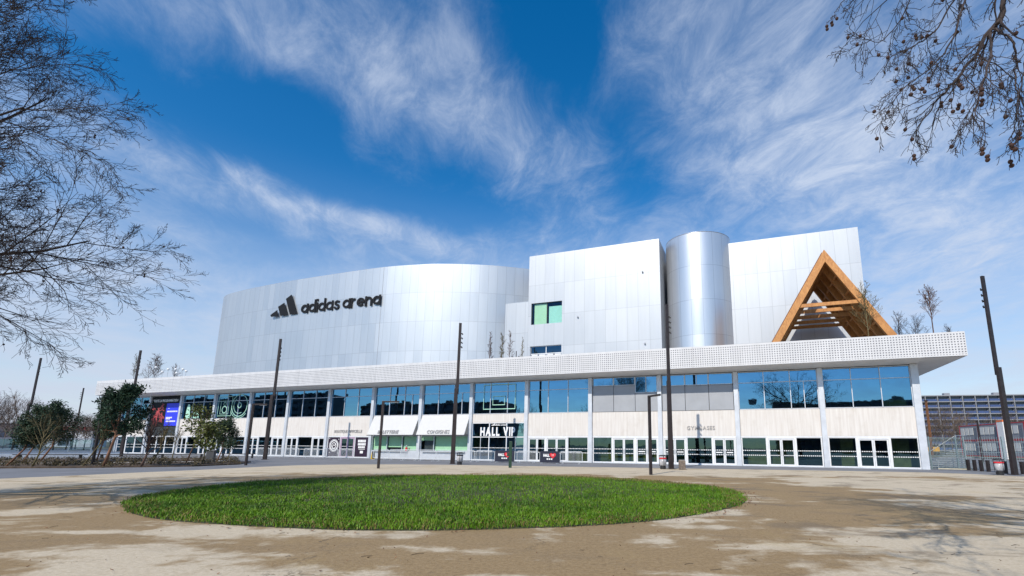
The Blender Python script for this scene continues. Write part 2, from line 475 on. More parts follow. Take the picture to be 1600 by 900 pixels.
def upper_bay(i):
    x0, x1 = -XS[i+1]+.23, -XS[i]-.23
    if i == 0: x1 -= .06
    if i in (2, 3):
        xs = thirds(x0, x1)
        zlo = [7.38]*3 if i == 2 else [7.6, 7.6, 6.82]
        f = MB(); g = MB()
        for k in range(3):
            sub = thirds(xs[k]+.03, xs[k+1]-.03, 2 if (i == 3 and k == 2) or (i == 2 and k == 1) else 1)
            frame(f, sub, [zlo[k], 8.38]); panes(g, sub, [zlo[k], 8.38])
        w_ = f.obj('window', COLUMN, arena); g.obj('pane', GLASS, w_)
        for k in range(3):
            MB().box(xs[k]+.02, xs[k+1]-.02, -.04, .1, 4.99, zlo[k]-.06).obj('grey_panel', GREYP, arena, bevel=.01)
        return
    if i == 13:
        return
    xs = thirds(x0, x1); zs = [5.0, 7.39, 8.38]
    f = frame(MB(), xs, zs); g = panes(MB(), xs, zs)
    if i in (1, 6, 7):                                   # opening vents with a darker sash
        k = {1: 2, 6: 2, 7: 2}[i]; xm = xs[k]*.5+xs[k+1]*.5
        f.box(xm-.03, xm+.03, -.05, .1, 5.03, 7.36)
    w_ = f.obj('window', COLUMN, arena); g.obj('pane', GLASS, w_)

def spandrel(i, zlo=2.62, zhi=4.95):
    x0, x1 = -XS[i+1]+.21, -XS[i]-.21
    MB().box(x0, x1, -.06, .15, zlo, zhi).obj('wall_panel', CONC, arena)

def dashes(parent, x0, x1, y=-.012):
    for z in (1.36, .95):
        MB().box(x0, x1, y-.004, y, z-.035, z+.035).obj('dashed_marking', DASH, parent)
def fixed(x0, x1, film=None, zt=2.5):
    f = frame(MB(), [x0+.05, x1-.05], [.09, zt], .1).obj('shop_window', WHITE, arena)
    if film:
        MB().box(x0+.1, x1-.1, .0, .03, .13, zt-.05).obj('window_film', film, f)
    else:
        panes(MB(), [x0+.1, x1-.1], [.12, zt-.05]).obj('pane', GLASS_G, f)
        dashes(f, x0+.12, x1-.12)
    return f
def door(x0, x1, mats=None, zt=2.5, plates=False):
    xm = (x0+x1)/2; m_ = mats or WHITE
    f = MB()
    f.box(x0, x0+.09, -.09, .12, .02, zt); f.box(x1-.09, x1, -.09, .12, .02, zt); f.box(x0+.09, x1-.09, -.086, .116, zt-.12, zt)
    for a, b in ((x0+.1, xm-.01), (xm+.01, x1-.1)):
        f.box(a, a+.1, -.05, .06, .03, zt-.13); f.box(b-.1, b, -.05, .06, .03, zt-.13)
        f.box(a+.1, b-.1, -.046, .056, .03, .2); f.box(a+.1, b-.1, -.046, .056, zt-.23, zt-.13)
    o = f.obj('door', m_, arena)
    g = MB()
    for a, b in ((x0+.2, xm-.11), (xm+.11, x1-.2)):
        panes(g, [a, b], [.2, zt-.23], .0)
        dashes(o, a+.02, b-.02, -.02)
        if plates: MB().box(a+.06, b-.1, -.024, -.02, 1.1, 1.2).obj('door_plate', LETW, o)
    g.obj('door_glass', GLASS_G, o)
    h = MB(); h.tube([(xm-.07, -.1, .95), (xm-.07, -.1, 1.35)], .014, 6); h.tube([(xm+.07, -.1, .95), (xm+.07, -.1, 1.35)], .014, 6)
    h.obj('handle', GALV, o)
    return o

GROUND = {0: [('F', .33), ('D', .36), ('F', .31)], 1: [('F', .33), ('D', .35), ('F', .32)], 2: [('P', .33), ('F', .36), ('P', .31)],
          3: [('F', .31), ('D', .35), ('P', .34)], 4: [('D', .31), ('D', .35), ('F', .34)], 9: [('D', .30), ('F', .38), ('D', .32)],
          10: [('D', .30), ('F', .38), ('D', .32)], 11: [('D', .32), ('D', .32), ('F', .36)], 12: [('D', .3), ('F', .4), ('D', .3)],
          13: [('F', .36), ('F', .30), ('F', .34)], 14: [('F', .33), ('F', .33), ('F', .34)]}
for i in range(15):
    upper_bay(i)
    if i in GROUND:
        if i != 13: spandrel(i)
        else: MB().box(-XS[14]+.21, -XS[13]-.21, -.06, .15, 2.62, 3.9).obj('wall_panel', INTD, arena)
        x0, x1 = -XS[i+1]+.22, -XS[i]-.22
        x = x0
        for kind, wd in GROUND[i]:
            xe = x+wd*(x1-x0)
            if kind == 'F': fixed(x, xe)
            else: door(x, xe, plates=(kind == 'P'))
            x = xe
        MB().box(x0-.01, x1+.01, -.07, .13, 2.502, 2.612).obj('door_header', WHITE, arena)
    MB().box(-XS[i+1]+.2, -XS[i]-.2, -.1, .14, .0, .085).obj('plinth', COLUMN, arena)

# bay of the VIP hall: tall glass
x0, x1 = -XS[6]+.22, -XS[5]-.22
spandrel(5, 4.05, 4.95)
xs = thirds(x0, x1)
f = frame(MB(), xs, [.09, 2.5, 4.0], .09).obj('shop_window', WHITE, arena)
panes(MB(), xs, [.09, 2.5, 4.0]).obj('pane', GLASS, f)
dashes(f, x0+.1, x1-.1)
for k in (0, 2): MB().box((xs[k]+xs[k+1])/2-.02, (xs[k]+xs[k+1])/2+.02, -.03, .05, .13, 2.46).obj('door_edge', WHITE, f)
# ticket and cloakroom counters behind green blinds, under the awnings
COUNTER_GLASS = glass('counter_glass', (.97, 1, .98), .02)
for i in (6, 7):
    x0, x1 = -XS[i+1]+.22, -XS[i]-.22
    spandrel(i, 2.7, 4.95)
    xs = thirds(x0, x1)
    if i == 6: xs = [x0, x0+(x1-x0)*.28, x0+(x1-x0)*.68, x1]
    f = frame(MB(), xs, [.92, 2.62], .07).obj('counter_window', COLUMN, arena)
    for k in range(3):
        if i == 6 and k == 0:
            MB().box(xs[0]+.5, xs[1]-.03, .05, .09, .96, 2.05).obj('hatch', INTD, f)
            MB().box(xs[0]+.03, xs[1]-.03, .16, .19, 2.1, 2.58).obj('blind', GREENB, f)
            continue
        lo = 1.32 if (i == 7 and k == 1) else .97
        MB().box(xs[k]+.12, xs[k+1]-.05, .16, .19, lo, 2.58).obj('blind', GREENB, f)
    panes(MB(), xs, [.95, 2.6]).obj('pane', COUNTER_GLASS, f)
    MB().box(x0, x1, -.12, .14, .09, .9).obj('counter_wall', COLUMN, arena)
    MB().box(x0+.4, x1-1.2 if i == 7 else x1-.3, -.34, -.12, .82, .9).obj('counter_shelf', GREYP, arena)

# boutique bay with printed film
x0, x1 = -XS[9]+.22, -XS[8]-.22
spandrel(8)
MB().box(x0-.01, x1+.01, -.07, .13, 2.502, 2.612).obj('door_header', WHITE, arena)
wa = x0+(x1-x0)*.32; wb = x0+(x1-x0)*.66
LILAC = mat('lilac_frame', (.48, .36, .46), .45, var=.05)
f1 = fixed(x0, wa, PURPLE); door(wa, wb, LILAC); f2 = fixed(wb, x1, PURPLE)
def ring(cx, cz, r, n=28, a0=0.0, a1=2*math.pi): return [(cx+r*math.cos(a0+(a1-a0)*k/n), cz+r*math.sin(a0+(a1-a0)*k/n)) for k in range(n if a1-a0 > 6.2 else n+1)]
m_ = MB(); c_ = ((x0+wa)/2, 1.45)
m_.strip(ring(*c_, .72), .05, -.02, -.012, True); m_.strip(ring(*c_, .58), .12, -.02, -.012, True)
m_.strip(ring(*c_, .34), .09, -.02, -.012, True)
m_.strip([(c_[0]-.25, 1.25), (c_[0]-.05, 1.55), (c_[0]+.1, 1.4), (c_[0]+.25, 1.65)], .09, -.02, -.012)
for q in ((-.75, 2.3), (.72, .55), (-.6, .6), (.7, 2.2)):
    m_.strip([(c_[0]+q[0]-.07, q[1]), (c_[0]+q[0]+.07, q[1])], .05, -.02, -.012); m_.strip([(c_[0]+q[0], q[1]-.07), (c_[0]+q[0], q[1]+.07)], .05, -.02, -.012)
m_.obj('round_emblem', LETW, f1)
m_ = MB(); c_ = ((wb+x1)/2, 1.5)
for z, hw, t in ((2.0, .62, .30), (1.62, .60, .28), (1.27, .52, .24)):
    a = c_[0]-hw
    while a < c_[0]+hw-.06:
        b = min(c_[0]+hw, a+rnd.uniform(.14, .24)); m_.box(a, b-.03, -.02, -.012, z-t/2, z+t/2); a = b
m_.box(c_[0]-.45, c_[0]+.5, -.02, -.012, 1.0, 1.05); m_.box(c_[0]-.2, c_[0]+.25, -.02, -.012, .55, .85)
m_.obj('printed_lines', LETW, f2)

# large poster in the upper glass of the far bay
x0, x1 = -XS[14]+.23, -XS[13]-.23
poster = MB().box(x0, x1, -.03, .06, 3.92, 8.38).obj('programme_poster', LETB, arena)
MB().box(x1-3.1, x1-.25, -.045, -.032, 4.05, 7.35).obj('blue_panel', BLUEP, poster)
m_ = MB()
for k in range(26):
    cx, cz = rnd.uniform(x0+.4, x1-3.3), rnd.uniform(4.6, 7.2)
    a = rnd.uniform(0, 3.1); l = rnd.uniform(.2, .7)
    m_.strip([(cx-l*math.cos(a), cz-l*math.sin(a)), (cx+.1, cz+.1), (cx+l*math.cos(a+.4), cz+l*math.sin(a+.4))], rnd.uniform(.08, .3), -.04-.0004*k, -.031)
m_.obj('red_artwork', mat('dull_red_print', (.34, .05, .055), .6, var=.4, vscale=2), poster)
m_ = MB()
for z, a, b in ((6.55, 2.7, 2.3), (6.05, 2.8, .45), (5.15, 2.85, 1.5), (4.98, 2.85, 1.9), (4.62, 2.75, .65)):
    x = x1-a
    while x < x1-b: 
        e = min(x1-b, x+rnd.uniform(.12, .26)); m_.box(x, e-.04, -.058, -.047, z, z+.2 if z < 6.5 else z+.07); x = e
m_.obj('small_print', LETW, poster)

# line drawings painted on the glass
def lines(parts, name, y=-.075):
    m_ = MB()
    for pts, wd, cl in parts: m_.strip(pts, wd, y, y+.012, cl)
    return m_.obj(name, NEON, arena)
def rect(a, b, c, d): return [(a, c), (b, c), (b, d), (a, d)]
lines([(rect(-40.2, -36.35, 5.5, 8.15), .09, True), (rect(-39.05, -37.6, 5.95, 6.88), .08, True)], 'backboard_drawing')
lines([(rect(-82.6, -79.9, 5.35, 8.0), .08, True), (rect(-82.1, -80.5, 5.6, 7.4), .07, True), (ring(-81.3, 6.2, .45), .09, True), (ring(-81.3, 7.0, .25), .07, True),
       (ring(-78.4, 6.75, 1.5), .09, True), (ring(-78.4, 6.75, 1.1, 14, 2.2, 5.2), .06, False), (ring(-78.4, 6.75, .35), .08, True), (ring(-78.4, 6.75, 1.75, 14, 3.6, 5.6), .07, False)], 'speaker_and_disc_drawing')
m_ = MB()
m_.prism([(-89.3, 5.05), (-88.3, 5.05), (-88.4, 6.2), (-88.6, 7.1), (-89.0, 7.1), (-89.2, 6.2)], -.075, -.063)
m_.prism([(-87.6, 5.05), (-86.4, 5.05), (-86.5, 6.2), (-86.9, 6.6), (-87.5, 6.3)], -.075, -.063)
m_.obj('pale_green_figures', NEON, arena)

# inside: floors, back wall, partitions and fittings seen through the glass
MB().box(-104.2, -.2, .2, 9, .0, .06).obj('interior_floor', INTF, arena)
MB().box(-104.2, -.2, .2, 9, 4.72, 4.93).obj('upper_floor', INTF, arena)
MB().box(-104.2, -.2, .25, 9, 2.64, 2.72).obj('interior_ceiling', INTF, arena)
MB().box(-104.2, -.2, .2, 9, 8.28, 8.4).obj('upper_ceiling', INTD, arena)
MB().box(-104.2, -.2, 9, 9.2, .06, 8.28).obj('back_wall', INTW, arena)
m_ = MB(); m2 = MB()
for k in range(60):
    x = -rnd.uniform(2, 103); y = rnd.uniform(2.5, 8); z = rnd.choice((.06, 4.93))
    (m_ if rnd.random() < .6 else m2).box(x, x+rnd.uniform(.3, 3.2), y, y+rnd.uniform(.2, .5), z, z+rnd.uniform(.9, 2.5))
m_.obj('partition', INTD, arena); m2.obj('pale_partition', INTW, arena)
m_ = MB()
for a, b in ((-2.1, -.5), (-4.6, -5.6), (-13.2, -9.0), (-31.2, -28.2), (-27.6, -21.5)): m_.box(a, b, 1.6, 1.66, .07, 2.6)
m_.box(-2.2, -.5, 1.0, 1.06, 4.95, 8.2)
m_.obj('curtain', OLIVE, arena)
MB().box(.02, .2, .2, 24, 0, HS).obj('side_wall', CONC, arena)
MB().box(-104.5, -104.3, .2, 24, 0, HS).obj('side_wall', CONC, arena)

# canopy: soffit, perforated fascia, terrace behind it
XL, XR, YF = -107.4, 3.0, -2.3
SOF = [(XL, YF+.16), (XR-.16, YF+.16), (XR-.16, 22), (.28, 22), (.28, -.02), (XL, -.02)]
sof = MB()
def zb(x, y): return (8.66-.0011*x) + (8.47-8.66+.0011*x)*max(0.0, min(1.0, (y-YF)/2.3))
for q in (((XL, YF+.16), (.28, YF+.16), (.28, -.02), (XL, -.02)), ((.28, YF+.16), (XR-.16, YF+.16), (XR-.16, 22), (.28, 22))):
    z = [zb(*p) if q[0][0] < 0 else 8.62 - .004*(p[1]+2.3) for p in q]
    sof.face([(*p, k) for p, k in zip(q, z)][::-1]); sof.face([(*p, k+.12) for p, k in zip(q, z)])
sof.obj('canopy_soffit', SOFFIT, arena)
def zt(x): return 10.54 - .0036*x
def zl(x): return 8.64 - .0011*x
fa = MB()
for p, q in (((XL, 8.0), (XL, YF)), ((XL, YF), (XR, YF)), ((XR, YF), (XR, 22))):
    L_ = math.hypot(q[0]-p[0], q[1]-p[1]); N_ = 1 if L_ < 40 else 27
    tx, ty = (q[0]-p[0])/L_, (q[1]-p[1])/L_; nx, ny = ty, -tx
    for k in range(N_):
        a, b = L_*k/N_, L_*(k+1)/N_
        A = (p[0]+tx*a, p[1]+ty*a); B = (p[0]+tx*b, p[1]+ty*b)
        za, zb_ = zt(A[0]), zt(B[0]); la, lb = zl(A[0]), zl(B[0])
        fa.face([(*A, la), (*B, lb), (*B, zb_), (*A, za)], [(a, 0), (b, 0), (b, zb_-lb), (a, za-la)])
        Ai, Bi = (A[0]-nx*.14, A[1]-ny*.14), (B[0]-nx*.14, B[1]-ny*.14)
        fa.face([(*Bi, lb), (*Ai, la), (*Ai, za), (*Bi, zb_)], [(0, 0)]*4)
        fa.face([(*A, za), (*B, zb_), (*Bi, zb_), (*Ai, za)], [(0, 0)]*4)
        fa.face([(*B, lb), (*A, la), (*Ai, la), (*Bi, lb)], [(0, 0)]*4)
fa.obj('canopy_fascia', PERF, arena)
MB().slab([(XL+.3, YF+.3), (XR-.3, YF+.3), (XR-.3, 40), (XL+.3, 40)], 8.9, 9.3).obj('roof_terrace', GREYP, arena)

# drum
DR = [(31, 44), (30.5, 36), (32, 29.5), (36.2, 20.4), (39, 17), (42, 14.3), (47, 10.9), (52.8, 8.35), (56.5, 7.4), (61.5, 6.65), (68, 6.5), (76.3, 6.55), (82, 6.75), (88.3, 7.2), (93.5, 7.8), (97.4, 8.6), (100.3, 10.2), (102.2, 13), (103, 17), (103.2, 24), (102, 34), (99, 44)]
def spline(P, n=8, closed=False):
    out = []; N_ = len(P)
    for k in range(N_ if closed else N_-1):
        p0, p1, p2, p3 = [np.array(P[(k+j) % N_] if closed else P[min(max(k+j, 0), N_-1)], float) for j in (-1, 0, 1, 2)]
        for j in range(n):
            t = j/n
            out.append(tuple(.5*((2*p1)+(p2-p0)*t+(2*p0-5*p1+4*p2-p3)*t*t+(3*p1-p0-3*p2+p3)*t**3)))
    if not closed: out.append(tuple(P[-1]))
    return out
def wall_round(P, z0, z1, vtop, name, m):
    mb = MB(); u = 0.0
    i0 = 0
    for k, p in enumerate(P):
        mb.v += [(p[0], p[1], z0), (p[0], p[1], z1)]
    for k in range(len(P)-1):
        du = math.dist(P[k], P[k+1])
        mb.f.append((2*k, 2*k+2, 2*k+3, 2*k+1)); mb.mi.append(0)
        mb.uv[len(mb.f)-1] = [(u, z0-vtop), (u+du, z0-vtop), (u+du, z1-vtop), (u, z1-vtop)]; u += du
    return mb.obj(name, m, arena, smooth=True)
drum_pts = [(-s, y) for s, y in reversed(spline(DR, 8))]
drum = wall_round(drum_pts, 9.2, 27.0, 27.0, 'drum_wall', CLAD_DRUM)
MB().slab([(p[0]*1, p[1]+.06) for p in drum_pts], 26.9, 26.98).obj('drum_roof', GREYP, arena)
sj = MB().box(-61.54, -61.5, 6.625, 6.66, 9.3, 26.98).obj('expansion_joint', GREYP, drum)

def clad_wall(x0, x1, z0, z1, y, vtop, holes, name, m=CLAD):
    """front wall with openings left in it"""
    mb = MB()
    xs = sorted({x0, x1, *[h[0] for h in holes], *[h[1] for h in holes]}); zs = sorted({z0, z1, *[h[2] for h in holes], *[h[3] for h in holes]})
    for a, b in zip(xs, xs[1:]):
        for c, d in zip(zs, zs[1:]):
            if any(h[0]-1e-6 <= a and b <= h[1]+1e-6 and h[2]-1e-6 <= c and d <= h[3]+1e-6 for h in holes): continue
            mb.face([(a, y, c), (b, y, c), (b, y, d), (a, y, d)], [(a, c-vtop), (b, c-vtop), (b, d-vtop), (a, d-vtop)])
    for h in holes:
        a, b, c, d = h
        for q in (((a, y, c), (b, y, c), (b, y+.35, c), (a, y+.35, c)), ((a, y+.35, d), (b, y+.35, d), (b, y, d), (a, y, d)),
                  ((a, y+.35, c), (a, y+.35, d), (a, y, d), (a, y, c)), ((b, y, c), (b, y, d), (b, y+.35, d), (b, y+.35, c))):
            mb.face(q, [(.5, -.5)]*4)
    return mb, name, m
def volume(x0, x1, y0, y1, z0, z1, holes, name):
    mb, nm, m = clad_wall(x0, x1, z0, z1, y0, z1, holes, name)
    for (p, q) in (((x1, y0), (x1, y1)), ((x1, y1), (x0, y1)), ((x0, y1), (x0, y0))):
        l = math.dist(p, q)
        mb.face([(*p, z0), (*q, z0), (*q, z1), (*p, z1)], [(0, z0-z1), (l, z0-z1), (l, 0), (0, 0)])
    mb.face([(x0, y0, z1), (x1, y0, z1), (x1, y1, z1), (x0, y1, z1)], [(.5, -.5)]*4)
    return mb.obj(nm, m, arena)
BY = 9.5
up_h, lo_h = (-39.15, -34.8, 17.2, 20.1), (-39.2, -34.83, 12.2, 14.3)
block = volume(-39.58, -22.1, BY, 26, 9.2, 26.75, [up_h, lo_h], 'block_wall')
volume(-43.0, -39.6, BY+.02, 17, 9.2, 20.4, [], 'annex_wall')
MB().box(-42.98, -39.62, BY+.03, 16.9, 20.4, 20.46).obj('annex_coping', GALV, arena)
for h, blind in ((up_h, True), (lo_h, False)):
    xs = thirds(h[0], h[1], 2)
    zs = [h[2], h[3]] if blind else [12.2, 13.3, h[3]]
    f = frame(MB(), xs, zs, .1, BY+.2, BY+.32)
    if not blind:
        for k in range(2):
            for q in range(2):
                a = xs[k]+.15+q*1.05; f.box(a, a+.85, BY+.19, BY+.25, 12.95, 13.2)
    f = f.obj('terrace_window', WHITE if not blind else INTD, block)
    panes(MB(), xs, zs, BY+.26).obj('pane', COUNTER_GLASS if blind else GLASS_G, f)
    if blind:
        MB().box(xs[0]+.35, xs[1]-.05, BY+.3, BY+.32, h[2]+.05, h[3]-.1).obj('blind', GREENB, block)
        MB().box(xs[1]+.25, xs[2]-.05, BY+.3, BY+.32, h[2]+.05, h[3]-.55).obj('blind', mat('aqua_blind', (.30, .60, .50), .8, var=.05), block)
    else:
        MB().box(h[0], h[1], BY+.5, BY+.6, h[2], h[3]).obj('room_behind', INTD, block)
# right block, stair cylinder and the recess between
volume(-22.4, -14.0, 16.5, 26, 9.2, 26.3, [], 'recess_wall')
cyl = [(-17.9+3.95*math.cos(a), 13.45+3.95*math.sin(a)) for a in [2*math.pi*k/96 for k in range(97)]]
wall_round(cyl, 9.2, 27.0, 27.0, 'stair_cylinder', cladding('bright_silver_cladding', 1.38, 4.2, (.70, .72, .755), .33, .74))
MB().slab(cyl[:-1], 26.9, 26.98).obj('cylinder_roof', GREYP, arena)
right_block = volume(-14.15, -.28, 12.3, 27, 9.2, 26.1, [], 'hall_block_wall')
for x, z in ((-24.2, 22.6), (-32.6, 17.6), (-24.1, 13.6)):
    MB().lathe([(.06, 0), (.1, .03), (.1, .12), (.05, .2)], 10).obj('wall_fitting', GREYP, block, loc=(x, BY-.12, z))

# ================================================================== lettering
def glyph_parts(ch):
    """rounded heavy lower case letters as strokes: (points, closed) in units of x-height, plus advance"""
    r = .385; c = .5
    O_ = (ring(r, c, r, 24), True)
    if ch == 'a': return [O_, ([(2*r, 0-.1), (2*r, 1.1)], False)], 2*r
    if ch == 'd': return [O_, ([(2*r, -.1), (2*r, 1.5)], False)], 2*r
    if ch == 'i': return [([(0, -.1), (0, 1.08)], False), ([(0, 1.26), (0, 1.52)], False)], 0.0
    if ch == 's': return [([(.62, .84)]+ring(.33, .72, .21, 8, .9, math.pi)[0:9]+ring(.33, .72, .21, 5, math.pi, 1.45*math.pi)[1:]+ring(.33, .27, .24, 10, .45*math.pi, -.95*math.pi)[1:]+[(.0, .12)], False)], .62
    if ch == 'r': return [([(0, -.1), (0, 1.1)], False), ([(0, .62)]+ring(.34, .58, .33, 8, math.pi*.95, math.pi*.40), False)], .5
    if ch == 'e': return [(ring(r, c, r, 22, 0.0, 1.78*math.pi), False), ([(.02, c), (2*r+.12, c)], False)], 2*r
    if ch == 'n': return [([(0, -.1), (0, 1.1)], False), ([(0, .55)]+ring(.34, .56, .34, 10, math.pi, 0)+[(.68, -.1)], False)], .68
    return [], .35
sign = thing('building_sign', 'big black three-bar emblem and lower case lettering high on the silver drum', 'sign', W(-72, 6.36, 21.3), ROTZ)
y0_, y1_ = .0, .09
bars = [[(-10.91, 0), (-9.42, .02), (-9.80, .98), (-11.14, .30)], [(-8.94, .0), (-7.42, .02), (-8.42, 2.05), (-9.64, 1.52)], [(-6.93, .02), (-5.44, .04), (-7.05, 3.25), (-8.14, 2.66)]]
for b_ in bars: MB().prism(b_, y0_, y1_).obj('emblem_bar', LETB, sign)
x = -4.55; XH = 1.46; SW = .33
for ch in 'adidas arena':
    parts, adv = glyph_parts(ch)
    if not parts: x += .42; continue
    m_ = MB()
    for k, (pts, cl) in enumerate(parts):
        m_.strip([(x+p[0]*XH, .05+p[1]*XH*.88) for p in pts], SW, y0_-.004*k, y1_, cl)
    m_.obj('letter', LETB, sign)
    x += adv*XH + SW + .07

def text_mesh(s, size, depth=.02, offset=0.0, sx=1.0):
    cu = bpy.data.curves.new('text', 'FONT'); cu.body = s; cu.size = size; cu.extrude = depth/2; cu.offset = offset; cu.resolution_u = 3
    t = bpy.data.objects.new('text', cu); COL.objects.link(t)
    dg = bpy.context.evaluated_depsgraph_get(); dg.update()
    me = bpy.data.meshes.new_from_object(t.evaluated_get(dg), depsgraph=dg)
    bpy.data.objects.remove(t); bpy.data.curves.remove(cu)
    me.transform(Matrix(((sx, 0, 0, 0), (0, 0, -1, 0), (0, 1, 0, 0), (0, 0, 0, 1))))
    return me
def text_obj(s, size, m, parent, x, y, z, depth=.02, offset=0.0, sx=1.0, name='lettering', width=None):
    me = text_mesh(s, size, depth, offset, sx); me.materials.append(m)
    vs = [v.co for v in me.vertices]; a, b = min(v.x for v in vs), max(v.x for v in vs)
    k = (width/(b-a)) if width else 1.0
    me.transform(Matrix.Diagonal((k, 1, 1, 1)) @ Matrix.Translation((-(a+b)/2, 0, 0)))
    o = bpy.data.objects.new(name, me); COL.objects.link(o); o.parent = parent; o.location = (x, y, z)
    return o
def letters(root, s, size, m, x0, width, y, z, depth, offset):
    """each letter a part of its sign; spread to the given width"""
    ms = [None if c == ' ' else text_mesh(c, size, depth, offset) for c in s]
    ws = []
    for me in ms:
        if me is None: ws.append((0, size*.28)); continue
        vs = [v.co.x for v in me.vertices]; ws.append((min(vs), max(vs)-min(vs)))
    gap = size*.13; tot = sum(w_[1] for w_ in ws)+gap*(len(s)-1); k = width/tot; x = x0
    for me, (a, wd) in zip(ms, ws):
        if me is not None:
            me.transform(Matrix.Diagonal((k, 1, 1, 1)) @ Matrix.Translation((-a, 0, 0))); me.materials.append(m)
            o = bpy.data.objects.new('letter', me); COL.objects.link(o); o.parent = root; o.location = (x, y, z)
        x += (wd+gap)*k
for nm, s, xc, wd, z, lab in (('gym_sign', 'GYMNASES', -17.15, 2.5, 3.2, 'pale raised capitals reading GYMNASES on the concrete band'),
                              ('boutique_sign', 'BOUTIQUE OFFICIELLE', -58.9, 4.3, 3.0, 'small raised capitals reading BOUTIQUE OFFICIELLE above the purple shop front')):
    t = thing(nm, lab, 'sign', W(xc, -.08, z), ROTZ)
    letters(t, s, .48, LETP, -wd/2, wd, -.02, 0, .04, .006)
# awnings with their signs
for i, s, lab in ((7, 'BILLETTERIE', 'raised grey capitals reading BILLETTERIE at the foot of the left awning'), (6, 'CONSIGNES', 'raised grey capitals reading CONSIGNES at the foot of the right awning')):
    x0, x1 = -XS[i+1]+.32, -XS[i]-.14
    aw = MB()
    sl = MB()
    ya, za, yb, zb = -.1, 4.93, -1.12, 2.72
    n_ = Vector((0, zb-za, -(yb-ya))).normalized()*.05
    P = [(x0, ya, za), (x1, ya, za), (x1, yb, zb), (x0, yb, zb)]
    Q = [(p[0], p[1]+n_.y*-1, p[2]+n_.z*-1) for p in P]
    aw.face(P); aw.face(Q[::-1])
    for k in range(4): k2 = (k+1) % 4; aw.face([P[k2], P[k], Q[k], Q[k2]])
    a_ = aw.obj('awning', AWN, arena)
    b_ = MB(); b_.box(x0, x1, yb-.03, yb+.05, zb-.09, zb-.03)
    for x in (x0+.05, x1-.05): b_.tube([(x, -.1, 2.75), (x, yb+.05, zb-.02)], .03, 6)
    b_.obj('awning_bar', BLACKM, a_)
    ang = math.atan2(za-zb, ya-yb)
    t = thing('awning_sign', lab, 'sign', W((x0+x1)/2-.25, yb-.03, zb+.03), rot=(-(math.pi/2-ang), 0, ROTZ))
    wd = 2.9
    letters(t, s, .58, LETG, -wd/2, wd, -.04, 0.12, .05, .006)
vip = thing('hall_sign', 'large white condensed capitals reading HALL VIP on dark glass', 'sign', W(-38.45, -.09, 2.66), ROTZ)
ms = [('H', -1.72), ('A', -.98), ('L', -.2), ('L', .42), ('V', 1.35), ('I', 2.02), ('P', 2.55)]
letters(vip, 'HALL VIP', 1.22, LETW, -2.0, 4.2, 0, 0, .02, .055)
m_ = MB()
for k in range(3): m_.prism([(-.62+.16*k, 1.05), (-.48+.16*k, 1.05), (-.56+.16*k, 1.15+.07*k), (-.66+.16*k, 1.1+.07*k)], -.01, .01)
m_.obj('emblem', LETW, vip)
text_obj('adidas arena', .22, LETW, vip, .45, 0, 1.06, .02, .006, name='small_lettering', width=1.5)
text_obj('TOUTE LA PROGRAMMATION', .5, LETW, poster, -XS[14]+3.3, -.05, 7.6, .02, .015, name='headline', width=5.6)

# ================================================================== timber A-frame on the terrace
fr = thing('timber_frame', 'tall orange timber A-frame shelter standing on the roof terrace', 'shelter', W(-5.5, 1.4, 9.3), ROTZ)
AH, HWD = 10.45, 6.15
YS = [0, 2.25, 4.5, 6.75, 9.0]
for k, y in enumerate(YS):
    for sgn in (-1, 1):
        MB().prism([(sgn*HWD, 0), (0, AH), (0, AH-1.2), (sgn*(HWD-.72), 0)][::sgn], y-.2, y+.2).obj('rafter', TIMBER, fr, bevel=.02)
    MB().box(-2.75, 2.75, y-.1, y+.1, 5.1, 5.42).obj('tie_beam', TIMBER, fr)
for sgn in (-1, 1):
    def on(t, off): # along the slope from foot (0) to ridge (1), pushed outwards
        return (sgn*(HWD*(1-t)+.86*off), AH*t+.5*off)
    for t in (.2, .35, .5, .65, .8, .93):
        for a, b in zip(YS, YS[1:]):
            c = on(t, -.32); m_ = MB().box(-.09, .09, a+.2, b-.2, -.13, .13)
            o = m_.obj('purlin', TIMBER, fr, loc=(c[0], 0, c[1])); o.rotation_euler = (0, sgn*.53, 0)
    a0, a1 = on(.12, .02), on(.985, .02); b0, b1 = on(.12, .09), on(.985, .09)
    MB().prism([a0, a1, b1, b0], .25, 9.15).obj('roof_boarding', mat('dark_timber_board', (.15, .055, .02), .7, var=.25, vscale=2), fr)

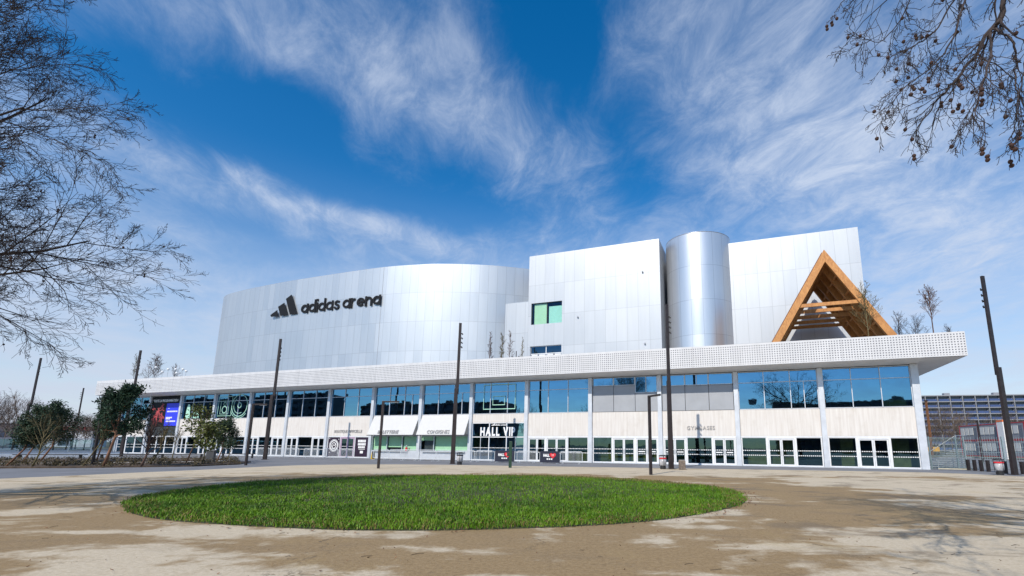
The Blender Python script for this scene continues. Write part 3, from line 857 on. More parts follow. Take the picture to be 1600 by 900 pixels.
# ================================================================== ground
def sand_material():
    m, w, b = new_mat('stabilised_sand')
    p = w.n('ShaderNodeTexCoord').outputs['Object']
    x, y, z = w.sep(p)
    # damp patches stay brown, dry ones are pale
    big = w.noise(p, .16, 6, .58, .5); mid = w.noise(p, .55, 6, .6, .4); small = w.noise(p, 3.0, 6, .65)
    lx = w.m('DIVIDE', w.m('SUBTRACT', x, -3.6), 10.6); ly = w.m('DIVIDE', w.m('SUBTRACT', y, 18.6), 9.6)
    rr = w.m('SQRT', w.m('ADD', w.m('MULTIPLY', lx, lx), w.m('MULTIPLY', ly, ly)))
    ringm = w.ramp(rr, 1.0, 1.9, .28, -.02)
    far = w.ramp(y, 27, 33, 0.0, -.28)
    near = w.ramp(y, 4.0, 9.5, -.20, 0.0)
    strk = w.noise(w.comb(w.m('MULTIPLY', x, .22), w.m('MULTIPLY', y, .75), 2.0), .8, 6, .62, .5)
    damp = w.m('ADD', w.m('MULTIPLY', w.m('SUBTRACT', big, .5), 1.5), w.m('MULTIPLY', w.m('SUBTRACT', mid, .5), .8))
    damp = w.m('ADD', w.m('ADD', damp, w.m('MULTIPLY', w.m('SUBTRACT', strk, .5), 1.2)), w.m('ADD', w.m('MULTIPLY', w.m('SUBTRACT', small, .5), .25), w.m('ADD', ringm, w.m('ADD', far, near))))
    k = w.ramp(damp, .02, .20)
    g1 = w.noise(p, 60.0, 4, .7); g2 = w.noise(p, 14.0, 5, .7)
    dry = w.mix(w.ramp(g2, .3, .7), (.455, .378, .268, 1), (.575, .495, .375, 1))
    wet = w.mix(w.ramp(g2, .3, .7), (.225, .150, .070, 1), (.325, .228, .115, 1))
    c = w.mix(k, dry, wet)
    # darker stains and tyre-like smears
    st = w.noise(w.comb(w.m('ADD', w.m('MULTIPLY', x, .5), w.m('MULTIPLY', y, .12)), w.m('MULTIPLY', y, .9), 0.0), .8, 6, .65, .6)
    c = w.mix(w.m('MULTIPLY', w.ramp(st, .50, .66), w.ramp(x, .5, 7.0, .22, .68)), c, (.15, .115, .078, 1))
    yl = w.noise(p, .35, 4, .6)
    c = w.mix(w.m('MULTIPLY', w.ramp(yl, .55, .75), .30), c, (.42, .31, .13, 1))
    c = w.mix(w.m('MULTIPLY', w.ramp(g1, .5, .8), .30), c, (.62, .56, .48, 1))
    c = w.mix(w.m('MULTIPLY', w.ramp(g1, .5, .22), .35), c, (.14, .10, .07, 1))
    # hairline cracks
    vo = w.n('ShaderNodeTexVoronoi', feature='DISTANCE_TO_EDGE'); wv = w.vm('ADD', p, w.vm('SCALE', w.noise(p, 1.6, 5, .6, col=True), scale=1.3))
    w.set(vo.inputs['Vector'], wv); vo.inputs['Scale'].default_value = .22
    crack = w.m('MULTIPLY', w.ramp(vo.outputs['Distance'], .002, .007, 1.0, 0.0), w.ramp(w.noise(p, .4, 2), .5, .62))
    c = w.mix(w.m('MULTIPLY', crack, .6), c, (.10, .075, .05, 1))
    w.set(b.inputs['Base Color'], c)
    w.set(b.inputs['Roughness'], w.m('SUBTRACT', .95, w.m('MULTIPLY', k, .2)))
    b.inputs['Specular IOR Level'].default_value = .25
    bn = w.n('ShaderNodeBump'); bn.inputs['Strength'].default_value = .5; bn.inputs['Distance'].default_value = .02
    w.set(bn.inputs['Height'], w.m('ADD', w.m('MULTIPLY', g1, .35), w.m('ADD', w.m('MULTIPLY', g2, .5), w.m('SUBTRACT', small, crack)))); w.set(bn.inputs['Height'], w.m('ADD', w.m('MULTIPLY', g1, .35), w.m('ADD', g2, small)))
    w.set(b.inputs['Normal'], bn.outputs[0])
    return m
SAND = sand_material()
ASPH = mat('grey_paving', (.165, .17, .185), .85, var=.14, vscale=.35, bump=.2, bscale=60)
LAND = mat('distant_ground', (.12, .115, .075), .95, var=.3, vscale=.02)
SOIL = mat('dark_planting_soil', (.075, .05, .032), .95, var=.35, vscale=2.5, bump=.8, bscale=8)
def sheet(poly, z, name, m):
    return tag(MB().face([(p[0], p[1], z) for p in poly]).obj(name, m), kind='structure')
sheet([(-3000, -3000), (3000, -3000), (3000, 4000), (-3000, 4000)], -.03, 'ground', LAND)
sheet([(-130, -90), (110, -90), (110, 60), (60, 90), (-150, 130), (-150, 20)], 0, 'grey_pavement', ASPH)
rs = random.Random(5)
edge = [(-26.6, 10), (-26.3, 18), (-25.9, 22.9), (-25.1, 25.2), (-24.3, 28), (-23.2, 31), (-22.2, 35.4), (-20.6, 39.2), (-16, 41.6), (-10.5, 41.8), (-4.56, 40.7), (5.6, 38.9), (15.5, 37.1), (24.9, 34.9), (28, 31), (31, 24), (40, 12)]
edge = [(p[0]+rs.uniform(-.06, .06), p[1]+rs.uniform(-.06, .06)) for p in spline(edge, 8)]
sheet(edge + [(60, -10), (60, -80), (-70, -80), (-70, -5)], .004, 'sandy_ground', SAND)
# two planting beds with a pale kerb path between, left
def bed(px, name, h=.09):
    poly = [onz(*q) for q in px]
    return tag(MB().slab([(p.x, p.y) for p in poly][::-1], -.01, h).obj(name, SOIL), kind='structure')
bed([(-60, 732.5), (0, 732), (150, 731), (300, 729), (372, 726), (392, 722.5), (330, 722.5), (200, 724.5), (100, 725.5), (-60, 726.5)], 'planting_bed')
bed([(-60, 723.5), (100, 723), (200, 722), (300, 720.8), (350, 719), (330, 716.5), (200, 717), (100, 718), (-60, 719)], 'planting_bed')
pl = [onz(*q) for q in [(-60, 726.4), (100, 725.4), (200, 724.4), (335, 722.3), (350, 719.2), (300, 720.9), (200, 722.1), (100, 723.1), (-60, 723.6)]]
sheet([(p.x, p.y) for p in pl], .012, 'bed_path', mat('pale_path', (.42, .40, .37), .9, var=.1))

# ------------------------------------------------------------------ oval lawn
LC, LRX, LRY = Vector((-3.85, 18.85)), 10.1, 8.75
def lawn_z(u): return .02 + .13*max(0.0, 1-u*u)**.5 if u < 1 else .0
mb = MB(); N1, N2 = 14, 96
for i in range(N1+1):
    u = i/N1
    for j in range(N2):
        a = 2*math.pi*j/N2; k = 1+.006*math.sin(5*a+1)+.004*math.sin(11*a)
        mb.v.append((LC.x+LRX*u*k*math.cos(a), LC.y+LRY*u*k*math.sin(a), lawn_z(u)+.001))
for i in range(N1):
    for j in range(N2):
        j2 = (j+1) % N2; mb.f.append((i*N2+j, (i+1)*N2+j, (i+1)*N2+j2, i*N2+j2)); mb.mi.append(0)
tag(mb.obj('lawn_soil', mat('lawn_soil', (.045, .05, .018), .95, var=.4, vscale=1.5, bump=.6, bscale=14), smooth=True), kind='structure')
def grass_material():
    m, w, b = new_mat('lawn_grass')
    p = w.n('ShaderNodeTexCoord').outputs['Object']
    at_ = w.n('ShaderNodeAttribute', attribute_name='tone').outputs['Fac']
    patch = w.noise(p, .5, 5, .6); fine = w.noise(p, 2.6, 4, .6)
    c = w.mix(at_, (.055, .145, .005, 1), (.14, .275, .010, 1))
    c = w.mix(w.m('MULTIPLY', w.ramp(patch, .44, .62), .65), c, (.028, .085, .006, 1))
    c = w.mix(w.m('MULTIPLY', w.ramp(fine, .50, .70), .6), c, (.15, .21, .02, 1))
    dry = w.n('ShaderNodeAttribute', attribute_name='dry').outputs['Fac']
    c = w.mix(dry, c, (.20, .13, .055, 1))
    w.set(b.inputs['Base Color'], c); b.inputs['Roughness'].default_value = .55; b.inputs['Specular IOR Level'].default_value = .25
    return m
def grass():
    g = np.random.default_rng(11); n = 120000
    u = np.sqrt(g.random(n)); a = g.random(n)*2*np.pi
    # more blades along the near edge where each one shows
    near = g.random(n) < .45; a[near] = np.pi*1.5+g.normal(0, .9, near.sum()); u[near] = 1-np.abs(g.normal(0, .2, near.sum())); u = np.clip(np.abs(u), 0, 1)
    k = 1.0+.006*np.sin(5*a+1)+.004*np.sin(11*a)+.006*np.sin(37*a+2)*np.sin(9*a)+.004*g.normal(0, 1, n)
    x = LC.x+LRX*u*k*np.cos(a); y = LC.y+LRY*u*k*np.sin(a); z = .02+.13*np.sqrt(np.maximum(0, 1-u*u))
    clump = np.sin(x*2.1+np.sin(y*1.7)*2)*np.sin(y*2.6+np.sin(x*1.3)*2)
    h = (.03+.055*g.random(n)**1.4)*(1+.4*clump)*np.where(u > .92, 1.15, 1.0)
    tall = g.random(n) < .015; h[tall] *= 1.9
    wd = .006+.006*g.random(n); th = g.random(n)*2*np.pi; lean = h*(.25+.5*g.random(n)); la = g.random(n)*2*np.pi
    cx, cy = np.cos(th)*wd, np.sin(th)*wd; lx, ly = np.cos(la)*lean, np.sin(la)*lean
    V = np.empty((n, 5, 3))
    V[:, 0] = np.stack((x-cx, y-cy, z), 1); V[:, 1] = np.stack((x+cx, y+cy, z), 1)
    V[:, 2] = np.stack((x+cx*.8+lx*.35, y+cy*.8+ly*.35, z+h*.6), 1); V[:, 3] = np.stack((x-cx*.8+lx*.35, y-cy*.8+ly*.35, z+h*.6), 1)
    V[:, 4] = np.stack((x+lx, y+ly, z+h), 1)
    me = bpy.data.meshes.new('grass'); me.vertices.add(n*5); me.vertices.foreach_set('co', V.ravel())
    base = (np.arange(n)*5)[:, None]
    loops = np.concatenate((base+np.array([0, 1, 2, 3]), base+np.array([3, 2, 4])), 1).ravel()
    me.loops.add(n*7); me.loops.foreach_set('vertex_index', loops)
    st = np.stack((np.arange(n)*7, np.arange(n)*7+4), 1).ravel()
    me.polygons.add(n*2); me.polygons.foreach_set('loop_start', st)
    me.update(calc_edges=True)
    for nm, val in (('tone', np.clip(g.normal(.5, .25, n), 0, 1)), ('dry', ((g.random(n) < np.where(u > .93, .30, .05)+.62*((y > 21.5) & (u > .80)))*(.4+.6*g.random(n))))):
        at_ = me.attributes.new(nm, 'FLOAT', 'POINT'); at_.data.foreach_set('value', np.repeat(val, 5).astype(np.float32))
    me.materials.append(grass_material())
    o = bpy.data.objects.new('grass', me); COL.objects.link(o)
    return tag(o, 'bright green oval of short grass in the middle of the sandy ground', 'grass', kind='stuff')
grass()
def scatter_leaves():
    mb = MB(); r = random.Random(2)
    for k in range(900):
        q = r.random()
        if q < .62:
            a = r.gauss(.25, .75); u = 1+r.gauss(0.0, .035)
            x, y = LC.x+LRX*u*math.cos(a), LC.y+LRY*u*math.sin(a); z = .03+(.05 if u < 1 else 0)
        elif q < .75:
            a = r.uniform(math.pi, 2*math.pi); u = 1+r.gauss(.01, .02); x, y = LC.x+LRX*u*math.cos(a), LC.y+LRY*u*math.sin(a); z = .02
        else:
            y = r.uniform(4.3, 14); x = r.uniform(-1.1, 1.0)*y; z = .012
        s = r.uniform(.018, .05) if q < .75 else r.uniform(.010, .028); a = r.uniform(0, 6.28); c_, s_ = math.cos(a)*s, math.sin(a)*s
        l_ = r.uniform(.4, .9) if q < .75 else r.uniform(.15, .7)
        mb.face([(x-c_, y-s_, z+r.uniform(0, .015)), (x+s_*l_, y-c_*l_, z), (x+c_, y+s_, z+r.uniform(0, .03)), (x-s_*l_, y+c_*l_, z+r.uniform(0, .02))])
    tag(mb.obj('leaf_litter', mat('dead_leaves', (.16, .075, .035), .8, var=.5, vscale=9)), 'brown dead leaves and bits of twig strewn over sand and lawn edge', 'leaf litter', kind='stuff')
scatter_leaves()
tw = MB(); r_ = random.Random(9)
for k in range(38):
    y = r_.uniform(4.5, 12); x = r_.uniform(-1.05, .95)*y
    if ((x-LC.x)/LRX)**2+((y-LC.y)/LRY)**2 < 1.05: continue
    a = r_.uniform(0, 6.28); l = r_.uniform(.03, .13); b = a+r_.uniform(-.5, .5)
    tw.tube([(x, y, .011), (x+l*math.cos(a), y+l*math.sin(a), .016), (x+l*math.cos(a)+l*.8*math.cos(b), y+l*math.sin(a)+l*.8*math.sin(b), .011)], .0035, 4)
tag(tw.obj('twig_litter', mat('dark_twig', (.05, .035, .025), .9)), 'small dark fallen twigs lying on the sandy foreground', 'twig litter', kind='stuff')

# ================================================================== street furniture
def mast(spots_side, loc, rz, label, h=12.8):
    t = thing('light_mast', label, 'light mast', loc, rz, 'tall dark lighting masts around the forecourt')
    hb = h*.52
    MB().prism([(-.19, 0), (.19, 0), (.15, hb), (-.15, hb)], -.1, .1).obj('lower_post', DARKM, t, bevel=.012)
    MB().prism([(-.06, hb-.5), (.20, hb-.5), (.19, h), (-.05, h)], .104, .25).obj('upper_post', DARKM, t, bevel=.012)
    for k in range(4):
        z = h-1.0-.42*k; s_ = spots_side
        m_ = MB(); m_.tube([(s_*.15, .18, z), (s_*.27, .18, z-.04)], .025, 6); m_.tube([(s_*.25, .18, z+.04), (s_*.33, .08, z-.11)], [.045, .06], 8)
        m_.obj('floodlight', BLACKM, t)
    MB().box(-.28, .28, -.2, .28, 0, .03).obj('base_plate', DARKM, t)
    return t
def gxy(p, z=0.0): return (p.x, p.y, z)
for (px, py, lab, sd) in ((61, 559, 'leftmost tall dark mast rising behind the bushy evergreen', 1), (129, 606, 'small far dark mast standing clear between the evergreens', -1),
                          (217, 547, 'dark mast behind the big pine at the far end of the roof', 1), (436, 529, 'dark mast in front of the left part of the silver drum', 1),
                          (718, 504, 'dark mast in front of the cloakroom awning', 1), (1041, 475, 'dark mast standing by a bin in front of the grey panels', 1)):
    p = onz(px, py, 12.8); mast(sd, gxy(p), -.1 if px < 500 else .1, lab)
p = onz(1586, 742); mast(-1, gxy(p), .2, 'nearest dark mast at the right edge beside the bollards', 13.7)

def lamp(px, py, dirx, label, h=4.72):
    p = onz(px, py)
    t = thing('street_lamp', label, 'street lamp', gxy(p), dirx, 'square post lamps with a short bent arm')
    MB().box(-.075, .075, -.075, .075, 0, h).obj('post', DARKM, t, bevel=.012)
    a = MB().box(.076, 1.15, -.07, .07, h-.11, h-.005).obj('arm', DARKM, t, bevel=.01)
    MB().box(.55, 1.1, -.05, .05, h-.128, h-.112).obj('lens', mat('milky_lens', (.6, .6, .58), .4), a)
lamp(591, 732, -.05, 'bent-arm lamp post in front of the ticket office awning')
lamp(1017, 742, -1.15, 'nearest bent-arm lamp post at the right part of the front')
lamp(384, 727, -.1, 'bent-arm lamp post at the end of the planting bed')
lamp(144, 728, -.3, 'bent-arm lamp post half hidden by the big pine', 4.6)
lamp(1536.5, 724, math.pi-.1, 'dark bent-arm lamp post behind the steel fence', 4.9)

p = onz(797, 731); t = thing('signal_post', 'short dark green post standing before the VIP hall', 'post', gxy(p))
GRN = mat('dark_green_paint', (.012, .045, .025), .5, var=.2)
MB().box(-.11, .11, -.09, .09, 0, 1.95).obj('post', GRN, t, bevel=.02)
MB().box(-.26, -.112, -.06, .06, .85, 1.1).obj('side_box', GRN, t, bevel=.01)

def bin_(px, py, label, band):
    p = onz(px, py); t = thing('litter_bin', label, 'litter bin', gxy(p), .2, 'round litter bins with a hanging clear bag')
    MB().lathe([(.19, 0), (.21, .03), (.21, .2), (.17, .24)], 16).obj('base', BLACKM, t, smooth=False)
    MB().lathe([(.17, .24), (.245, .32), (.265, .55), (.25, .74)], 18).obj('bag', mat('greyish_plastic_bag', (.42, .42, .44), .3, var=.25, vscale=7, bump=.6, bscale=9), t, smooth=True)
    MB().lathe([(.255, .74), (.275, .75), (.275, .83), (.255, .84)], 18).obj('band', RED if band else BLACKM, t)
    m_ = MB().lathe([(.25, .93), (.30, .94), (.29, 1.0), (.12, 1.04)], 18)
    for a in (0.4, 2.5, 4.6): m_.tube([(.25*math.cos(a), .25*math.sin(a), .2), (.275*math.cos(a), .275*math.sin(a), .6), (.27*math.cos(a), .27*math.sin(a), .95)], .016, 6)
    m_.obj('lid', BLACKM, t)
bin_(718, 726, 'litter bin beside the dark mast under the cloakroom awning', False)
bin_(1036, 733, 'litter bin with red band between lamp post and mast', True)
bin_(1563, 742, 'litter bin with red band beside the dark bollards', True)

def bollard(x, y, label):
    t = thing('bollard', label, 'bollard', W(x, y), .1, 'dark square bollards by the fence')
    MB().box(-.095, .095, -.095, .095, 0, .80).obj('post', DARKM, t, bevel=.02)
    MB().box(-.1, .1, -.1, .1, .80, .83).obj('cap', BLACKM, t, bevel=.008)
for k, lab in enumerate(('dark bollard farthest from the bin, nearest the steel gate', 'second dark bollard from the steel gate', 'third dark bollard from the steel gate', 'dark bollard at the left of the red-banded bin')):
    bollard(2.87+.2*k, .14-.6*k, lab)
p = onz(1572, 740); t = thing('bollard', 'dark bollard peeping out between the bin and the near mast', 'bollard', gxy(p), .1, 'dark square bollards by the fence')
MB().box(-.095, .095, -.095, .095, 0, .80).obj('post', DARKM, t, bevel=.02); MB().box(-.1, .1, -.1, .1, .80, .83).obj('cap', BLACKM, t)
p = onz(1599, 741); t = thing('bollard', 'dark bollard at the right of the near mast on the picture edge', 'bollard', gxy(p), .1, 'dark square bollards by the fence')
MB().box(-.095, .095, -.095, .095, 0, .80).obj('post', DARKM, t, bevel=.02); MB().box(-.1, .1, -.1, .1, .80, .83).obj('cap', BLACKM, t)
p = onz(1066, 734); t = thing('stone_post', 'short brown-grey stone block standing right of the middle mast', 'stone post', gxy(p), .3)
MB().box(-.2, .2, -.18, .18, 0, .66).obj('block', mat('brown_stone', (.19, .15, .12), .85, var=.3, vscale=6, bump=.5), t, bevel=.03)
MB().box(-.17, .17, -.15, .15, .66, .70).obj('cap', mat('pale_stone', (.34, .30, .26), .8, var=.2), t, bevel=.01)

# crowd barriers along the front
BARLEN = 2.25
def barrier_proto():
    t = thing('crowd_barrier', 'x', 'barrier', (0, 0, 0), 0, 'grey steel crowd barriers lined up before the arena')
    m_ = MB(); h = BARLEN/2-.04
    m_.tube([(-h, 0, .18), (-h, 0, 1.0), (-h+.1, 0, 1.1), (h-.1, 0, 1.1), (h, 0, 1.0), (h, 0, .18)], .028, 6); m_.tube([(-h, 0, .2), (h, 0, .2)], .024, 6)
    m_.obj('frame', BARM, t)
    m_ = MB()
    for k in range(1, 18): x = -h+2*h*k/18; m_.tube([(x, 0, .2), (x, 0, 1.1)], .012, 4, caps=False)
    m_.obj('bars', BARM, t)
    for s_ in (-1, 1): MB().box(s_*.8-.03, s_*.8+.03, -.3, .3, .0, .03).tube([(s_*.8, 0, .02), (s_*.8, 0, .2)], .015, 6).obj('foot', BARM, t)
    return t
bars_ = [(-69.5, -2.6, 'before the glass doors left of the boutique, farthest left in the line'), (-67.0, -2.7, 'second from the left end of the barrier line'), (-64.6, -2.6, 'third from the left end of the barrier line'),
         (-61.4, -3.0, 'before the round emblem of the purple shop front'), (-58.6, -2.8, 'before the doors of the purple shop front'), (-56.2, -2.9, 'before the white printed lines of the purple shop front'),
         (-50.9, -3.2, 'before the right part of the ticket counter'), (-48.4, -3.4, 'between the ticket counter and the cloakroom'), (-46.6, -4.0, 'in front of the open cloakroom hatch'), (-44.3, -4.1, 'left of the bin under the cloakroom awning'),
         (-42.0, -4.0, 'right of the bin at the end of the cloakroom'), (-40.1, -3.6, 'before the left pane of the VIP hall'), (-37.8, -3.6, 'before the middle pane of the VIP hall'), (-35.5, -3.7, 'carrying the left navy banner'),
         (-33.1, -3.7, 'between the two navy banners'), (-30.7, -3.7, 'carrying the right navy banner'), (-28.7, -3.5, 'at the right end of the barrier line')]
proto = barrier_proto(); rb = random.Random(4)
for k, (x, y, lab) in enumerate(bars_):
    o = proto if k == 0 else copy_tree(proto)
    o.location = W(x, y+rb.uniform(-.15, .15)); o.rotation_euler = (0, 0, ROTZ+rb.uniform(-.09, .09)); o['label'] = 'grey steel barrier ' + lab
    if 'carrying' in lab:
        side = 'left' if 'left' in lab else 'right'
        b_ = thing('barrier_banner', f'navy cloth banner reading HALL VIP with red heart, the {side} one', 'banner', o.location.copy(), o.rotation_euler[2], 'navy banners hung on the barriers')
        MB().box(-1.05, 1.05, -.05, -.028, .08, 1.13).obj('cloth', NAVY, b_, bevel=.008)
        text_obj('HALL', .34, LETW, b_, -.35, -.056, .62, .01, .02, sx=.8)
        text_obj('VIP', .26, mat('pink_print', (.8, .35, .35), .5), b_, .32, -.066, .66, .01, .01, sx=.8)
        hp = [(.32+.34*(16*math.sin(a)**3)/16, .73+.30*(13*math.cos(a)-5*math.cos(2*a)-2*math.cos(3*a)-math.cos(4*a))/16) for a in [2*math.pi*q/28 for q in range(28)]]
        MB().prism(hp, -.058, -.052).obj('heart', RED, b_)
        m_ = MB()
        for q in range(3): m_.box(-.32+.22*q, -.16+.22*q, -.058, -.051, .34, .46)
        m_.obj('small_print', LETW, b_)
t = thing('wet_floor_sign', 'small black and yellow folding sign before the ticket counter', 'floor sign', W(-52.9, -2.2), ROTZ)
MB().prism([(-.3, 0), (.3, 0), (.2, .75), (-.2, .75)], -.03, .03).obj('front_panel', mat('yellow_sign', (.65, .42, .02), .5), t)
MB().prism([(-.12, .05), (.3, .05), (.2, .85), (-.15, .85)], -.05, -.034).obj('black_panel', BLACKM, t)
t = thing('red_dispenser', 'small red dispenser standing on the ticket counter shelf', 'dispenser', W(-49.95, -.25, .9), ROTZ)
MB().box(-.13, .13, -.08, .08, 0, .4).obj('body', RED, t, bevel=.03); MB().lathe([(.03, .4), (.09, .45), (.1, .6), (.05, .68)], 10).obj('top', GREYP, t)
t = thing('waste_box', 'dark grey pedestal box standing at the bed corner', 'pedestal', gxy(onz(328, 724)), .3)
MB().box(-.28, .28, -.25, .25, 0, 1.05).obj('body', mat('anthracite_box', (.07, .075, .085), .6), t, bevel=.02); MB().box(-.3, .3, -.27, .27, 1.05, 1.1).obj('lid', GREYP, t, bevel=.01)
def bench(px, py, L_, label):
    t = thing('bench', label, 'bench', gxy(onz(px, py)), .28, 'long dark benches behind the planting')
    MB().box(-L_/2, L_/2, -.22, .22, .42, .5).obj('seat', BLACKM, t, bevel=.01)
    for s_ in (-.42, .42): MB().box(s_*L_-.05, s_*L_+.05, -.18, .18, 0, .418).obj('leg', BLACKM, t)
for q in ((78, 718, 5.5, 'dark bench behind the bushy evergreen'), (200, 717.5, 5.2, 'dark bench behind the big pine trunk'), (284, 716.5, 4.2, 'dark bench behind the thin leafy young tree'), (371, 716, 3.4, 'dark bench at the right of the round evergreen')):
    bench(*q)

# ------------------------------------------------------------------ steel fence, gate, right
def fence_panel(p, q, h, name, label, pitch=.11, diag=False, mesh=True):
    l = (Vector(q)-Vector(p)).length; a = math.atan2(q[1]-p[1], q[0]-p[0])
    t = thing(name, label, 'fence', (p[0], p[1], 0), a, 'galvanised steel fencing at the right of the arena')
    FG = mat('blue_grey_fence_steel', (.30, .38, .40), .45, metal=.4, var=.12, vscale=4)
    m_ = MB(); k = 0; n = int(l/pitch)
    for k in range(n+1): m_.box(k*pitch-.009, k*pitch+.009, -.012, .012, .06, h)
    for z in (np.arange(.12, h, .42) if mesh else (.1, 1.1, h-.05)): m_.box(0, l, .013, .025, z-.012, z+.012)
    m_.obj('mesh_panel', FG, t)
    for k in range(int(l/2.6)+1):
        MB().box(k*2.6-.05, k*2.6+.05, .03, .13, 0, h+.04).obj('post', FG, t)
    return t
a_, b_, c_ = W(.75, .9), W(3.6, 2.6), W(26, 3.2)
fence_panel((a_.x, a_.y), (b_.x, b_.y), 2.55, 'steel_gate', 'blue-grey steel gate panel joining the arena corner', .13, mesh=False)
fence_panel((b_.x, b_.y), (c_.x, c_.y), 2.6, 'mesh_fence', 'long blue-grey mesh fence running off right behind the bollards', .16)
t = thing('stair_screen', 'blue-grey steel stair with railing behind the gate', 'stair', W(1.0, 4.2), ROTZ)
m_ = MB()
for k in range(9): m_.box(.2+.26*k, 3.2, 0, 1.2, .18*k+.1, .18*k+.16)
m_.obj('steps', GALV, t); MB().tube([(.2, 0, 1.1), (2.6, 0, 2.75), (3.4, 0, 2.75)], .03, 6).tube([(.2, 0, .1), (.2, 0, 1.1)], .03, 6).tube([(2.6, 0, 1.7), (2.6, 0, 2.75)], .03, 6).obj('railing', GALV, t)
t = thing('low_barrier', 'low pale steel railing at the foot of the gate', 'railing', W(.95, .2), ROTZ)
MB().tube([(0, 0, 0), (0, 0, .95), (2.3, .2, .95), (2.3, .2, 0)], .025, 6).obj('rail', GALV, t)
MB().box(-.05, 2.4, -.04, .04, .05, .12).obj('bottom_bar', mat('beige_bar', (.5, .45, .33), .6), t)

# site cabins behind the fence
def cabin():
    t = thing('site_cabin', 'x', 'site cabin', (0, 0, 0), 0, 'stacked site cabins behind the fence')
    MB().box(0, 5.9, 0, 2.4, .1, 2.6).obj('shell', mat('grey_cabin_panel', (.26, .27, .30), .6, var=.1), t)
    f = MB(); 
    for x in (-.02, 5.78): f.box(x, x+.14, -.04, .1, 0, 2.7)
    f.box(.12, 5.78, -.036, .1, 0, .14); f.box(.12, 5.78, -.036, .1, 2.56, 2.7)
    f.obj('frame', mat('red_cabin_frame', (.42, .02, .03), .5, var=.1), t)
    for x, w_ in ((.5, 1.1), (1.9, 1.1), (3.3, 1.1)):
        MB().box(x, x+w_, -.05, -.005, .95, 2.2).obj('shutter', mat('pale_roller_shutter', (.62, .62, .60), .5, var=.05), t)
    MB().box(4.6, 5.45, -.03, -.005, .15, 2.2).obj('door', mat('blue_grey_door', (.12, .14, .18), .5), t)
    return t
cp = cabin(); p0 = at(1503, 700, 92); p1 = at(1640, 700, 70); dv = Vector((p1.x-p0.x, p1.y-p0.y)); az = math.atan2(dv.y, dv.x); dv.normalize()
nc = 6; first = True
for lv in (0, 1):
    for k in range(nc):
        o = cp if first else copy_tree(cp); first = False
        o.location = (p0.x+dv.x*6.05*k, p0.y+dv.y*6.05*k, .3+2.74*lv); o.rotation_euler = (0, 0, az)
        o['label'] = f"{['lower','upper'][lv]} red-framed grey site cabin, {['leftmost','second from the left','third from the left','fourth from the left','fifth from the left','rightmost'][k]} of its row"
t = thing('white_stair_panel', 'white upright panel with orange top between the site cabins', 'panel', (p0.x+dv.x*12-dv.y*-.6, p0.y+dv.y*12-.9, 0), az)
MB().box(-.8, .8, -.1, .1, 0, 5.9).obj('panel', LETW, t); MB().box(-.82, .82, -.12, .12, 5.9, 6.2).obj('orange_top', mat('orange_panel', (.75, .16, .03), .5), t); MB().box(-.9, -.802, -.11, .11, 0, 5.9).obj('red_edge', RED, t)

YEL = mat('machine_yellow', (.62, .33, .015), .5, var=.12)
def excavator(px, py, Y, rz, label, reach=1.0):
    p = at(px, py, Y); t = thing('excavator', label, 'excavator', (p.x, p.y, 0), rz)
    for s_ in (-1, 1): MB().prism([(-1.7, .25), (-1.4, 0), (1.4, 0), (1.7, .25), (1.6, .75), (-1.6, .75)], s_*1.0-.3, s_*1.0+.3).obj('track', BLACKM, t)
    MB().prism([(-1.7, .9), (1.3, .9), (1.3, 1.7), (-.2, 1.9), (-1.7, 1.9)], -1.1, 1.1).obj('body', YEL, t, bevel=.05)
    MB().prism([(.1, 1.7), (1.3, 1.7), (1.2, 3.0), (.2, 3.0)], -1.05, .05).obj('cab', INTD, t, bevel=.04)
    MB().strip([(1.0, 1.6), (2.6*reach, 4.3), (4.3*reach, 4.6)], .45, .2, .6).obj('boom', YEL, t)
    MB().strip([(4.2*reach, 4.8), (5.6*reach, 2.6)], .35, .22, .58).obj('dipper', YEL, t)
    MB().prism([(5.3*reach, 2.7), (5.9*reach, 2.5), (5.9*reach, 1.7), (5.2*reach, 1.9)], 0, .8).obj('bucket', BLACKM, t)
excavator(1451, 690, 112, 2.6, 'yellow excavator behind the gate at the arena corner')
excavator(1585, 690, 98, .25, 'yellow excavator with raised arm behind the site cabins', 1.2)
bpy.data.objects['excavator.001'].scale = (1.35, 1.35, 1.5)
p = at(1456, 700, 110); t = thing('drilling_mast', 'thin rusty drilling mast rising behind the gate', 'mast', (p.x, p.y, 0))
m_ = MB()
for s_ in ((-.25, -.25), (.25, -.25), (.25, .25), (-.25, .25)): m_.box(s_[0]*.5-.05, s_[0]*.5+.05, s_[1]*.5-.05, s_[1]*.5+.05, 0, 12)
for k in range(16): m_.strip([(-.12, .75*k), (.12, .75*k+.75)], .06, -.18, -.13)
m_.obj('lattice', mat('rusty_mast', (.20, .085, .035), .7, var=.2), t); MB().box(-.3, .3, -.2, .2, 12, 12.3).obj('head', DARKM, t)
